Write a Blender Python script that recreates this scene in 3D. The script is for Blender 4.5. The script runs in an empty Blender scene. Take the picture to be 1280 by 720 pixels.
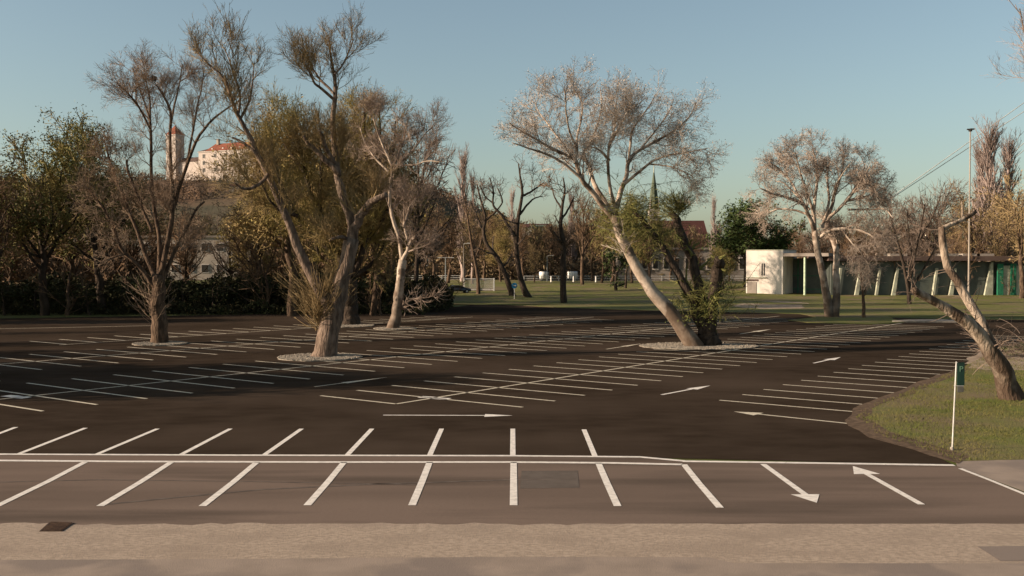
import bpy, bmesh, math, random
import numpy as np
from mathutils import Vector, Matrix, Quaternion

random.seed(7)
scene = bpy.context.scene
col = scene.collection
R_ = math.radians

# ------------------------------------------------------------------ camera model (1280x720 photograph)
FPX, H, HZ = 1300.0, 6.0, 328.0
TH = math.atan((360 - HZ) / FPX)
cT, sT = math.cos(TH), math.sin(TH)

def ray(px, py):
    a = (360 - py) / FPX
    return Vector(((px - 640) / FPX, cT + a * sT, -sT + a * cT))

def terr(x, y):
    t = min(max((y - 158) / 70.0, 0), 1)
    return 1.5 * t * t * (3 - 2 * t)

def gp(px, py, z=0.0):
    """photograph point -> point of the ground"""
    d = ray(px, py)
    zz = 0.0
    for _ in range(30):
        t = (H - zz) / max(-d.z, 1e-5)
        zz = zz * .5 + .5 * terr(d.x * t, d.y * t)
    t = (H - zz) / max(-d.z, 1e-5)
    return Vector((d.x * t, d.y * t, zz + z))

def wp(px, py, Y):
    d = ray(px, py)
    t = Y / d.y
    return Vector((d.x * t, Y, H + d.z * t))

# ------------------------------------------------------------------ materials
def mat(name, c1, c2=None, scale=3.0, rough=.85, bump=0.0, bscale=None, stretch=(1, 1, 1), c3=None, scale3=.15,
        mix3=(.45, .6), obj_coords=True, spec=.12, detail=6, p1=.38, p2=.62, metallic=0):
    m = bpy.data.materials.new(name); m.use_nodes = True
    nt = m.node_tree; N = nt.nodes; L = nt.links
    b = N['Principled BSDF']
    b.inputs['Roughness'].default_value = rough
    b.inputs['Specular IOR Level'].default_value = spec
    b.inputs['Metallic'].default_value = metallic
    tc = N.new('ShaderNodeTexCoord'); mp = N.new('ShaderNodeMapping')
    mp.inputs['Scale'].default_value = stretch
    L.new(tc.outputs['Object'], mp.inputs['Vector'])
    if c2 is None:
        c2 = tuple(c * .75 for c in c1)
    n = N.new('ShaderNodeTexNoise'); n.inputs['Scale'].default_value = scale; n.inputs['Detail'].default_value = detail
    L.new(mp.outputs['Vector'], n.inputs['Vector'])
    r = N.new('ShaderNodeValToRGB')
    r.color_ramp.elements[0].position = p1; r.color_ramp.elements[0].color = (*c1, 1)
    r.color_ramp.elements[1].position = p2; r.color_ramp.elements[1].color = (*c2, 1)
    L.new(n.outputs['Fac'], r.inputs['Fac'])
    out = r.outputs['Color']
    if c3 is not None:
        n3 = N.new('ShaderNodeTexNoise'); n3.inputs['Scale'].default_value = scale3; n3.inputs['Detail'].default_value = 5
        L.new(mp.outputs['Vector'], n3.inputs['Vector'])
        mr = N.new('ShaderNodeMapRange'); mr.inputs[1].default_value = mix3[0]; mr.inputs[2].default_value = mix3[1]
        L.new(n3.outputs['Fac'], mr.inputs[0])
        mx = N.new('ShaderNodeMix'); mx.data_type = 'RGBA'
        L.new(mr.outputs[0], mx.inputs[0]); L.new(out, mx.inputs[6]); mx.inputs[7].default_value = (*c3, 1)
        out = mx.outputs[2]
    L.new(out, b.inputs['Base Color'])
    if bump:
        n2 = N.new('ShaderNodeTexNoise'); n2.inputs['Scale'].default_value = bscale or scale * 3; n2.inputs['Detail'].default_value = 5
        L.new(mp.outputs['Vector'], n2.inputs['Vector'])
        bp = N.new('ShaderNodeBump'); bp.inputs['Strength'].default_value = bump; bp.inputs['Distance'].default_value = .14 if bump >= .8 and rough > .9 and spec < .2 and stretch != (1, 1, 1) else .05
        L.new(n2.outputs['Fac'], bp.inputs['Height']); L.new(bp.outputs['Normal'], b.inputs['Normal'])
    return m

M = {}
M['ground'] = mat('earth', (.095, .11, .025), (.095, .08, .035), 1.2, .95, .6, 30, c3=(.08, .09, .02), scale3=.08)
M['grass'] = mat('grass_ground', (.115, .125, .028), (.155, .132, .045), .9, .95, .8, 25, c3=(.165, .122, .066), scale3=.16, mix3=(.47, .64))
M['blade'] = mat('grass_blade', (.075, .088, .018), (.125, .105, .035), .5, .9, spec=.05)
M['asphalt'] = mat('dark_asphalt', (.032, .0222, .0152), (.049, .0350, .0248), .9, .95, .4, 60, c3=(.066, .047, .034), scale3=.11, mix3=(.44, .70), stretch=(.6, 1, 1), p1=.3, p2=.7, spec=.0)
M['road'] = mat('worn_asphalt', (.168, .122, .095), (.136, .099, .077), .35, .95, .25, 50, stretch=(.16, 1, 1), c3=(.098, .073, .057), scale3=.55, mix3=(.5, .68), spec=.0)
M['patch'] = mat('asphalt_patch', (.098, .076, .06), (.115, .09, .072), 2, .95, .2, 50)
M['gravel'] = mat('gravel_strip', (.37, .283, .210), (.275, .208, .152), 11, .95, .3, 40, c3=(.265, .20, .148), scale3=.9, mix3=(.46, .72), detail=10, stretch=(.6, 1, 1))
M['pave'] = mat('pale_pavement', (.285, .218, .168), (.235, .18, .138), .9, .9, .2, 40, c3=(.20, .155, .125), scale3=.35, mix3=(.5, .58))
M['sand'] = mat('sandy_earth', (.33, .25, .18), (.25, .18, .12), 1.5, .95, .5, 20)
M['dirt'] = mat('brown_dirt', (.075, .048, .030), (.14, .092, .056), 4, .95, .5, 30)
M['tarseam'] = mat('tar_seam', (.085, .064, .05), (.125, .095, .075), 2.5, .9)
M['kerb'] = mat('kerb_stone', (.30, .26, .21), (.22, .18, .15), 4, .9)
M['pebble'] = mat('white_pebbles', (.33, .28, .22), (.18, .15, .115), 14, .9, .9, 30)
M['lid'] = mat('rusty_iron', (.06, .035, .022), (.035, .02, .014), 8, .7)

def paint_mat(name, c, wear=.5):
    m = mat(name, c, tuple(x * .8 for x in c), 5, .7)
    nt = m.node_tree; N = nt.nodes; L = nt.links; b = N['Principled BSDF']
    src = b.inputs['Base Color'].links[0].from_socket
    tc = N.new('ShaderNodeTexCoord'); n = N.new('ShaderNodeTexNoise'); n.inputs['Scale'].default_value = 7; n.inputs['Detail'].default_value = 8
    L.new(tc.outputs['Object'], n.inputs['Vector'])
    mr = N.new('ShaderNodeMapRange'); mr.inputs[1].default_value = wear; mr.inputs[2].default_value = wear + .2
    L.new(n.outputs['Fac'], mr.inputs[0])
    mx = N.new('ShaderNodeMix'); mx.data_type = 'RGBA'
    L.new(mr.outputs[0], mx.inputs[0]); L.new(src, mx.inputs[6]); mx.inputs[7].default_value = (.12, .092, .07, 1)
    L.new(mx.outputs[2], b.inputs['Base Color'])
    return m
M['paint'] = paint_mat('white_road_paint', (.74, .66, .57), .63)
M['paint_old'] = paint_mat('worn_road_paint', (.62, .53, .39), .56)

M['bark_brown'] = mat('brown_bark', (.13, .085, .055), (.055, .036, .024), 5, .95, 1.0, 9, stretch=(1, 1, .3))
M['bark_grey'] = mat('grey_bark', (.21, .15, .11), (.09, .062, .045), 5, .95, 1.0, 8, stretch=(1, 1, .25))
M['bark_dark'] = mat('dark_bark', (.07, .05, .036), (.035, .025, .018), 5, .95, .8, 9, stretch=(1, 1, .3))
M['bark_syc'] = mat('sycamore_bark', (.45, .36, .28), (.30, .23, .17), 1.4, .85, .5, 6, c3=(.15, .105, .075), scale3=1.1, mix3=(.50, .58))
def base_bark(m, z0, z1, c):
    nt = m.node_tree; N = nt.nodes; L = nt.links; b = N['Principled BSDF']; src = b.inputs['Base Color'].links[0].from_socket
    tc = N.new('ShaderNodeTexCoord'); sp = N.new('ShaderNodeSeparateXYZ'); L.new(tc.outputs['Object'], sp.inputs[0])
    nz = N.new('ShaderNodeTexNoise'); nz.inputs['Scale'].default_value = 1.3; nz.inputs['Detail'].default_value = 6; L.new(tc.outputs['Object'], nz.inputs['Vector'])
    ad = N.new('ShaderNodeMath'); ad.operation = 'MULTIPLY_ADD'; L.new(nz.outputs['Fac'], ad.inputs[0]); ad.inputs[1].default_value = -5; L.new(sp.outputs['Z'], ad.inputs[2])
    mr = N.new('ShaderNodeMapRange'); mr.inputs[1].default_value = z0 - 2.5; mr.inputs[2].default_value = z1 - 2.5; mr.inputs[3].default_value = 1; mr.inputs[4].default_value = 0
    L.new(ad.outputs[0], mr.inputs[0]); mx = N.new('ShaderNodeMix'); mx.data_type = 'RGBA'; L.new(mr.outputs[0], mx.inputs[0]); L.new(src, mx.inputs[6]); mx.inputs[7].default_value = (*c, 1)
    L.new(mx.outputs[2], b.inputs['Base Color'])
base_bark(M['bark_syc'], .2, 5.0, (.10, .068, .046))
M['tw_willow'] = mat('yellow_green_shoots', (.17, .16, .05), (.12, .11, .035), .6, .9)
M['bark_dead'] = mat('bare_dead_wood', (.36, .285, .215), (.19, .14, .10), 3.5, .95, 1.0, 7, stretch=(1, 1, .3), c3=(.09, .062, .043), scale3=1.6, mix3=(.48, .56), spec=.05)
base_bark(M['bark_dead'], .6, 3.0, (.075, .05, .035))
M['tw_pink'] = mat('pinkish_twigs', (.32, .24, .185), (.22, .16, .12), .6, .9)
M['tw_t1'] = mat('rosy_brown_twigs', (.29, .205, .14), (.20, .14, .095), .6, .9)
M['tw_pale'] = mat('cream_twigs', (.43, .35, .275), (.31, .245, .19), .6, .9)
M['tw_white'] = mat('pale_twigs', (.37, .295, .23), (.26, .20, .155), .6, .9)
M['tw_olive'] = mat('budding_olive_twigs', (.27, .19, .085), (.20, .14, .06), .5, .9, c3=(.23, .18, .06), scale3=.3)
M['tw_brown'] = mat('brown_twigs', (.17, .105, .06), (.12, .075, .045), .4, .9)
M['tw_gold'] = mat('golden_brown_twigs', (.25, .175, .085), (.18, .125, .06), .4, .9)
M['tw_grey'] = mat('grey_brown_twigs', (.17, .125, .095), (.10, .072, .055), .4, .9)
M['tw_poplar'] = mat('reddish_twigs', (.31, .235, .20), (.22, .165, .14), .4, .9)
M['leaf_green'] = mat('spring_leaves', (.15, .14, .045), (.095, .10, .03), .5, .8, c3=(.16, .13, .04), scale3=.35)
M['leaf_dark'] = mat('evergreen_leaves', (.035, .055, .016), (.055, .07, .02), .6, .8)
M['leaf_willow'] = mat('willow_leaves', (.16, .17, .045), (.10, .11, .03), .8, .8)
M['scrub'] = mat('dark_scrub', (.03, .034, .012), (.05, .04, .02), .4, .9)
M['hillwood'] = mat('hillside_wood', (.11, .085, .055), (.075, .065, .04), .02, .95, c3=(.14, .085, .05), scale3=.012)
M['farwood'] = mat('far_wood', (.20, .135, .08), (.15, .105, .065), .03, .95, c3=(.14, .115, .045), scale3=.02)

M['plaster'] = mat('white_plaster', (.62, .55, .47), (.54, .47, .40), .8, .85, c3=(.42, .36, .30), scale3=.6, mix3=(.56, .75), stretch=(1, 1, .35))
M['castle'] = mat('castle_plaster', (.46, .385, .33), (.41, .34, .29), .1, .9)
M['castle_trim'] = mat('castle_trim', (.52, .45, .39), None, .1, .9)
M['tile'] = mat('red_roof_tiles', (.21, .07, .042), (.165, .056, .034), .3, .85)
M['tile_dark'] = mat('dark_red_roof', (.075, .030, .024), (.058, .025, .02), .3, .85)
M['tile_brown'] = mat('brown_roof', (.12, .08, .065), None, .3, .85)
M['stone'] = mat('grey_stone', (.33, .275, .22), (.24, .20, .165), .2, .9)
M['wallgrey'] = mat('weathered_concrete', (.27, .225, .185), (.17, .14, .115), .25, .9, c3=(.10, .08, .065), scale3=.3, mix3=(.5, .65))
M['copper'] = mat('green_copper', (.10, .115, .075), (.075, .085, .055), .3, .7)
M['window'] = mat('dark_window', (.04, .035, .03), None, 1, .3)
M['glass'] = mat('dark_teal_glass', (.085, .095, .08), (.065, .07, .06), .6, .3, spec=.3)
M['green'] = mat('green_paint', (.03, .17, .09), None, 2, .6)
M['mint'] = mat('pale_green_paint', (.50, .58, .40), None, 2, .6)
M['cream'] = mat('cream_panel', (.40, .40, .29), (.28, .27, .20), 1.2, .7)
M['metal'] = mat('pale_metal', (.55, .52, .47), None, 3, .5)
M['white'] = mat('white_enamel', (.72, .68, .62), None, 3, .5)
M['signgreen'] = mat('dark_green_enamel', (.018, .045, .032), (.014, .034, .026), 3, .5)
M['signletter'] = mat('faded_green_letter', (.13, .24, .15), None, 3, .6)
M['signgrey'] = mat('grey_plate', (.13, .12, .10), None, 3, .6)
M['blue'] = mat('blue_enamel', (.03, .22, .40), None, 3, .5)
M['teal'] = mat('teal_board', (.06, .22, .22), (.05, .16, .17), 1, .6)
M['carpaint'] = mat('dark_car_paint', (.02, .022, .026), None, 3, .3, spec=.5)
M['vanpaint'] = mat('white_van_paint', (.78, .75, .70), None, 3, .4, spec=.5)
M['rubber'] = mat('black_rubber', (.02, .02, .02), None, 3, .9)
M['deck'] = mat('bridge_steel', (.22, .23, .22), None, .2, .7)
M['cable'] = mat('cable_sheath', (.55, .52, .46), None, .2, .6)
M['nest'] = mat('dark_nest', (.035, .025, .02), None, 5, .95)

# ------------------------------------------------------------------ mesh helpers
def tag(o, label=None, cat=None, group=None, kind=None):
    if label: o['label'] = label
    if cat: o['category'] = cat
    if group: o['group'] = group
    if kind: o['kind'] = kind
    return o

def link(o, parent=None):
    col.objects.link(o)
    if parent: o.parent = parent
    return o

def empty(name, loc, rz=0):
    e = bpy.data.objects.new(name, None); e.empty_display_size = .5
    e.location = loc; e.rotation_euler = (0, 0, rz)
    return link(e)

def fast_mesh(name, V, F, m, smooth=False):
    """V (n,3) array, F (m,4) or (m,3) array"""
    me = bpy.data.meshes.new(name)
    V = np.ascontiguousarray(V, dtype=np.float32); F = np.ascontiguousarray(F, dtype=np.int32)
    k = F.shape[1]
    me.vertices.add(len(V)); me.vertices.foreach_set('co', V.ravel())
    me.loops.add(F.size); me.loops.foreach_set('vertex_index', F.ravel())
    me.polygons.add(len(F)); me.polygons.foreach_set('loop_start', np.arange(0, F.size, k, dtype=np.int32))
    try: me.polygons.foreach_set('loop_total', np.full(len(F), k, dtype=np.int32))
    except Exception: pass
    me.polygons.foreach_set('use_smooth', np.full(len(F), smooth, dtype=bool))
    me.update(calc_edges=True)
    me.materials.append(m)
    return me

def norm(v):
    return v / np.maximum(np.linalg.norm(v, axis=-1, keepdims=True), 1e-9)

def tubes(sets, lump=0.0, rng=None):
    Vs, Fs, off = [], [], 0
    for P, R, s in sets:
        n, k, _ = P.shape
        if n == 0: continue
        T = np.empty_like(P); T[:, 1:-1] = P[:, 2:] - P[:, :-2]; T[:, 0] = P[:, 1] - P[:, 0]; T[:, -1] = P[:, -1] - P[:, -2]
        T = norm(T)
        mean = norm(P[:, -1] - P[:, 0])
        ref = np.where(np.abs(mean[:, 2:3]) > .8, np.array([[1., .2, 0]]), np.array([[.1, .2, 1.]]))
        A = norm(np.cross(T, ref[:, None, :])); B = np.cross(T, A)
        th = np.arange(s) / s * 2 * np.pi
        RR = R[:, :, None] * np.ones(s)
        if lump and rng is not None:
            nz = rng.normal(0, 1, (n, k, s)); nz = (nz + np.roll(nz, 1, 1) + np.roll(nz, 1, 2)) / 1.7
            RR = RR * (1 + lump * nz)
        V = P[:, :, None, :] + RR[..., None] * (np.cos(th)[:, None] * A[:, :, None, :] + np.sin(th)[:, None] * B[:, :, None, :])
        idx = off + np.arange(n * k * s).reshape(n, k, s)
        a = idx[:, :-1]; b = idx[:, 1:]
        F = np.stack([a, np.roll(a, -1, 2), np.roll(b, -1, 2), b], -1).reshape(-1, 4)
        Vs.append(V.reshape(-1, 3)); Fs.append(F); off += n * k * s
        if s >= 6:      # caps
            e = idx[:, -1]; c = np.stack([e[:, 0], e[:, 1], e[:, 2], e[:, 3]], -1) if s < 5 else None
            cen = P[:, -1] + T[:, -1] * R[:, -1:] * .3
            ci = off + np.arange(n); Vs.append(cen); off += n
            q = np.stack([e, np.roll(e, -1, 1), np.repeat(ci[:, None], s, 1), np.repeat(ci[:, None], s, 1)], -1).reshape(-1, 4)
            # degenerate quads avoided: use two neighbouring edges per quad
            q = np.stack([e[:, 0::2], np.roll(e, -1, 1)[:, 0::2], np.roll(e, -2, 1)[:, 0::2], np.repeat(ci[:, None], e[:, 0::2].shape[1], 1)], -1).reshape(-1, 4)
            if s % 2 == 0: Fs.append(q)
    return np.concatenate(Vs), np.concatenate(Fs)

def grow(P, R, dens, Lr, ang, k, jit, trop, rs, rmin, rng, u0=.1, u1=1., taper=.4, rtip=.35):
    n, kp, _ = P.shape
    if n == 0: return np.zeros((0, k, 3)), np.zeros((0, k))
    ln = np.linalg.norm(np.diff(P, axis=1), axis=2).sum(1)
    cnt = rng.poisson(dens * ln * (u1 - u0))
    idx = np.repeat(np.arange(n), cnt); N = len(idx)
    if N == 0: return np.zeros((0, k, 3)), np.zeros((0, k))
    u = rng.uniform(u0, u1, N); f = u * (kp - 1); i = np.minimum(f.astype(int), kp - 2); t = (f - i)[:, None]
    p = P[idx, i] * (1 - t) + P[idx, i + 1] * t
    r = R[idx, i] * (1 - t[:, 0]) + R[idx, i + 1] * t[:, 0]
    T = norm(P[idx, i + 1] - P[idx, i])
    q = rng.normal(0, 1, (N, 3)); q = norm(q - (q * T).sum(1, keepdims=True) * T)
    a = rng.uniform(ang[0], ang[1], N)[:, None] * np.pi / 180
    d = norm(np.cos(a) * T + np.sin(a) * q)
    L = rng.uniform(Lr[0], Lr[1], N) * (1 - taper * u)
    st = (L / (k - 1))[:, None]
    trop = np.array(trop, float)
    out = np.empty((N, k, 3)); out[:, 0] = p
    for j in range(1, k):
        d = norm(d + rng.normal(0, jit, (N, 3)) + trop)
        p = p + d * st; out[:, j] = p
    r0 = np.maximum(np.minimum(r * rs, .35), rmin)
    RR = r0[:, None] * np.linspace(1, rtip, k)[None, :]
    RR = np.maximum(RR, rmin * .6)
    return out, RR

def cards(C, size, rng, k=1, spread=.1, elong=1.6):
    """small leaf-sized quads round the points C"""
    C = np.repeat(C, k, 0) + rng.normal(0, spread, (len(C) * k, 3))
    n = len(C)
    a = norm(rng.normal(0, 1, (n, 3))); b = norm(np.cross(a, rng.normal(0, 1, (n, 3))))
    s = size * rng.uniform(.6, 1.3, (n, 1))
    a = a * s * elong * .5; b = b * s * .5
    V = np.stack([C - a, C + b * .8, C + a, C - b * .8], 1).reshape(-1, 3)
    return V, np.arange(n * 4).reshape(n, 4)

def join(*vf):
    off = 0; Vs = []; Fs = []
    for V, F in vf:
        Vs.append(V); Fs.append(F + off); off += len(V)
    return np.concatenate(Vs), np.concatenate(Fs)

def resample(pts, k):
    """catmull-rom resample of rows (x,y,z,r)"""
    p = np.array(pts, float)
    if len(p) == 2: p = np.stack([p[0], p.mean(0), p[1]])
    e = np.concatenate([[2 * p[0] - p[1]], p, [2 * p[-1] - p[-2]]])
    m = len(p) - 1
    out = []
    for s in np.linspace(0, m, k):
        i = min(int(s), m - 1); t = s - i
        a, b, c, d = e[i], e[i + 1], e[i + 2], e[i + 3]
        out.append(.5 * (2 * b + (c - a) * t + (2 * a - 5 * b + 4 * c - d) * t * t + (3 * b - a - 3 * c + d) * t ** 3))
    return np.array(out)

class MB:
    def __init__(s): s.bm = bmesh.new()
    def box(s, c, d, rz=0, bev=0):
        m = Matrix.Translation(c) @ Matrix.Rotation(rz, 4, 'Z') @ Matrix.Diagonal((d[0], d[1], d[2], 1))
        r = bmesh.ops.create_cube(s.bm, size=1, matrix=m)
        if bev:
            vs = set(r['verts'])
            es = [e for e in s.bm.edges if e.verts[0] in vs and e.verts[1] in vs]
            bmesh.ops.bevel(s.bm, geom=es, offset=bev, segments=2, affect='EDGES')
        return s
    def cyl(s, a, b, r1, r2=None, n=12):
        a = Vector(a); b = Vector(b); d = b - a; r2 = r1 if r2 is None else r2
        q = d.to_track_quat('Z', 'Y').to_matrix().to_4x4()
        bmesh.ops.create_cone(s.bm, cap_ends=True, segments=n, radius1=r1, radius2=r2, depth=d.length,
                              matrix=Matrix.Translation((a + b) / 2) @ q)
        return s
    def poly(s, pts):
        vs = [s.bm.verts.new(p) for p in pts]; s.bm.faces.new(vs); return s
    def prism(s, pts, vec):
        vec = Vector(vec); a = [s.bm.verts.new(p) for p in pts]; b = [s.bm.verts.new(Vector(p) + vec) for p in pts]
        s.bm.faces.new(a[::-1]); s.bm.faces.new(b); n = len(a)
        for i in range(n): s.bm.faces.new((a[i], a[(i + 1) % n], b[(i + 1) % n], b[i]))
        return s
    def build(s, name, m, parent=None, smooth=False):
        bmesh.ops.recalc_face_normals(s.bm, faces=s.bm.faces)
        me = bpy.data.meshes.new(name); s.bm.to_mesh(me); s.bm.free(); me.materials.append(m)
        if smooth:
            for p in me.polygons: p.use_smooth = True
        return link(bpy.data.objects.new(name, me), parent)

# ------------------------------------------------------------------ ground
def ground_sheet():
    xs = np.concatenate([np.linspace(-4000, -300, 12), np.linspace(-260, 260, 66), np.linspace(300, 4000, 12)])
    ys = np.concatenate([np.linspace(-200, 150, 15), np.linspace(156, 232, 30), np.linspace(260, 6000, 24)])
    V = np.array([[x, y, terr(x, y) - .02 + (.06 * math.sin(x * .37 + y * .11) * math.sin(y * .23) if y > 170 and y < 240 else 0)] for y in ys for x in xs])
    nx = len(xs)
    F = np.array([[j * nx + i, j * nx + i + 1, (j + 1) * nx + i + 1, (j + 1) * nx + i] for j in range(len(ys) - 1) for i in range(nx - 1)])
    return link(bpy.data.objects.new('ground', fast_mesh('ground', V, F, M['ground'], True)))
tag(ground_sheet(), kind='structure')

def sheet(name, pts, m, z=0.0, px=True, thick=0, parent=None, kind='structure'):
    P = [gp(*p) if px else Vector((*p, 0)) for p in pts]
    P = [Vector((p.x, p.y, p.z + z)) for p in P]
    mb = MB()
    if thick: mb.prism([p - Vector((0, 0, thick)) for p in P], (0, 0, thick))
    else: mb.poly(P)
    bmesh.ops.triangulate(mb.bm, faces=mb.bm.faces)
    o = mb.build(name, m, parent)
    if not thick:
        for p in o.data.polygons:
            if p.normal.z < 0: p.flip()
    if kind: o['kind'] = kind
    return o

def wob(pts, n=6, a=.25, seed=1):
    """subdivide an outline in ground space with small wobble"""
    rg = random.Random(seed); P = [gp(*p) for p in pts]; out = []
    for i in range(len(P)):
        p, q = P[i], P[(i + 1) % len(P)]
        L = (q - p).length
        m = max(1, min(n, int(L / 1.2)))
        for k in range(m):
            s = p.lerp(q, k / m)
            w = a if k else 0
            out.append((s.x + rg.uniform(-w, w), s.y + rg.uniform(-w, w)))
    return out

lot_pts = [(-900, 572), (820, 572), (1192, 581), (1150, 561), (1100, 546), (1070, 524), (1078, 511), (1125, 493), (1165, 477),
           (1200, 462), (1228, 447), (1240, 436), (1290, 427), (1600, 420), (1600, 402), (1190, 399), (1110, 397), (1130, 403),
           (1090, 405), (1010, 403), (985, 400), (1020, 396), (1000, 392), (920, 390), (820, 388), (700, 384), (600, 379),
           (575, 383), (520, 389), (300, 393), (0, 398), (-700, 404)]
lot = sheet('parking_lot', lot_pts, M['asphalt'], 0.0)
road = sheet('access_road', [(-900, 569), (0, 569), (300, 570.3), (640, 571), (800, 572.5), (853, 576), (1192, 581.5), (1286, 618), (1900, 660), (1900, 657), (-900, 657)], M['road'], 0.004)
# gravel strip with ragged edge towards the road
gy0, gy1 = gp(640, 655).y, gp(640, 690).y
rg = random.Random(3)
edge = [(x, gy0 + rg.uniform(-.14, .10) * (1 if x < 2 else .35)) for x in np.linspace(-40, 45, 240)]
sheet('gravel_strip', edge + [(45, 10), (-40, 10)], M['gravel'], .010, px=False)
sheet('pavement', [(-60, gp(0, 712).y), (-6, gp(0, 700).y), (0, gp(0, 697).y), (4, gp(0, 697.5).y), (4.4, gp(0, 705).y), (60, gp(0, 709).y), (60, -30), (-60, -30)], M['pave'], .018, px=False)
sheet('pavement', [gp(1222, 684).xy, gp(1500, 680).xy, gp(1500, 700).xy, gp(1250, 702).xy], M['pave'], .016, px=False)
tag(sheet('asphalt_patch', [(652, 589), (722, 588.5), (724, 610), (650, 611)], M['patch'], .008, parent=road, kind=None))
sheet('side_pavement', [(1194, 574), (1900, 571), (1900, 700), (1286, 617), (1196, 583)], M['pave'], .008)

isl = [(1196, 577), (1150, 560), (1100, 545), (1070, 523), (1078, 511), (1125, 493), (1165, 477), (1200, 462), (1228, 447), (1240, 436),
       (1290, 426), (1700, 415), (1900, 571), (1400, 573)]
isl_w = wob(isl, 14, .10, 5)
sheet('grass_verge', isl_w, M['grass'], .014, px=False, thick=.01)
sheet('sandy_path', wob([(1208, 449), (1225, 440), (1250, 437), (1700, 425), (1700, 458), (1280, 463), (1235, 463), (1210, 460)], 6, .3, 2), M['sand'], .018, px=False)
sheet('dirt_edge', wob([(1198, 580), (1140, 562), (1085, 547), (1056, 526), (1066, 511), (1118, 491), (1160, 474), (1200, 459), (1212, 462), (1172, 478), (1130, 496), (1090, 511), (1082, 522), (1112, 540), (1170, 558), (1212, 571)], 14, .16, 9), M['dirt'], .0165, px=False)
far_v = [(1130, 403.5), (1090, 405.5), (1010, 403.5), (985, 400.5), (1020, 396.5), (1000, 392.5), (920, 390.5), (820, 388.5), (700, 384.5), (600, 379.5),
         (612, 376.5), (700, 376), (900, 376), (1100, 377), (1600, 377), (1600, 396), (1190, 396), (1110, 396)]
sheet('grass_verge', wob(far_v, 5, .15, 3), M['grass'], .03, px=False, thick=.04)
sheet('dirt_bank', wob([(915, 383), (940, 377.5), (985, 376), (1010, 379), (1000, 386), (950, 386.5)], 5, .5, 6), M['sand'], .037, px=False)
# grassy slope behind the lot (a finer sheet over the rising ground)
xs = np.linspace(-30, 160, 60); ys = np.linspace(147, 262, 40)
V = np.array([[x, y, terr(x, y) + .05 + .05 * math.sin(x * .5 + y * .3)] for y in ys for x in xs])
F = np.array([[j * 60 + i, j * 60 + i + 1, (j + 1) * 60 + i + 1, (j + 1) * 60 + i] for j in range(39) for i in range(59)])
tag(link(bpy.data.objects.new('grass_slope', fast_mesh('grass_slope', V, F, M['grass'], True))), kind='structure')

# ------------------------------------------------------------------ painted markings: children of the surface they are painted on
def strip_pts(P, w):
    P = [Vector((p[0], p[1])) for p in P]; Lh, Rh = [], []
    for i, p in enumerate(P):
        d = (P[min(i + 1, len(P) - 1)] - P[max(i - 1, 0)]).normalized(); n = Vector((-d.y, d.x)) * w / 2
        Lh.append(p + n); Rh.append(p - n)
    return Lh, Rh

def mark(name, P, w, parent, m='paint', z=.006, head=None):
    mb = MB(); Lh, Rh = strip_pts(P, w)
    for i in range(len(P) - 1):
        mb.poly([(*Rh[i], z), (*Rh[i + 1], z), (*Lh[i + 1], z), (*Lh[i], z)])
    if head:
        hl, hw = head
        e = Vector((P[-1][0], P[-1][1])); d = (e - Vector((P[-2][0], P[-2][1]))).normalized(); n = Vector((-d.y, d.x))
        mb.poly([(*(e - n * hw / 2), z), (*(e + d * hl), z), (*(e + n * hw / 2), z)])
    bmesh.ops.remove_doubles(mb.bm, verts=mb.bm.verts, dist=1e-4)
    o = mb.build(name, M[m], parent)
    for p in o.data.polygons:
        if p.normal.z < 0: p.flip()
    return o

g2 = lambda px, py: gp(px, py).xy
U = Vector((.595, .804)); Vv = Vector((.804, -.595)); PIT = 2.388
Lm = 'paint_old'
def spine(P, t0, t1, w=.16):
    mark('row_line', [P + U * t0, P + U * t1], w, lot, Lm)
bays = []
def row(P, s0, s1, t0, n, step=PIT):
    for i in range(n):
        c = P + U * (t0 + i * step)
        bays.append((c + Vv * s0, c + Vv * s1))
A = g2(495, 505)
spine(A, 0, 73)
row(A, -4.6, 0, 0, 1); row(A, -4.7, 4.9, PIT, 29)
B = g2(104, 488)
spine(B, -14, 84)
row(B, -5, 5, -4 * PIT, 38)
C0 = g2(42, 461) - U * 0
C = B - Vv * 15.6; tC = (C0 - C).dot(U)
spine(C, tC - 18, 70)
row(C, -5, 5, tC % PIT - 8 * PIT, 36)
D = B - Vv * 26.3
spine(D, 14, 62)
row(D, -5.2, 0, 14.6, 20)
Rr = g2(899.5, 500.3)
def on_lot(p):   # right row ends at the grass edge
    return p
for i in range(22):
    c = Rr + U * (i * PIT)
    bays.append((c, c + Vv * (5.9 if i < 13 else 5.4)))
# clip far ones (grass) and order by size in view
def keep(b):
    m = (b[0] + b[1]) / 2
    return m.y < 128 and abs(m.x) < m.y * .62 + 6 and (b[1].y > 22)
bays = [b for b in bays if keep(b)]
bays.sort(key=lambda b: (b[0] + b[1]).length)
tree_keep = []
for b in bays[:76]:
    mark('bay_line', [b[0], b[1]], .17, lot, Lm)
rest = MB()
for b in bays[76:]:
    Lh, Rh = strip_pts(b, .20); rest.poly([(*Rh[0], .006), (*Rh[1], .006), (*Lh[1], .006), (*Lh[0], .006)])
o = rest.build('far_bay_lines', M[Lm], lot); o['kind'] = 'stuff'
for p in o.data.polygons:
    if p.normal.z < 0: p.flip()

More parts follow.
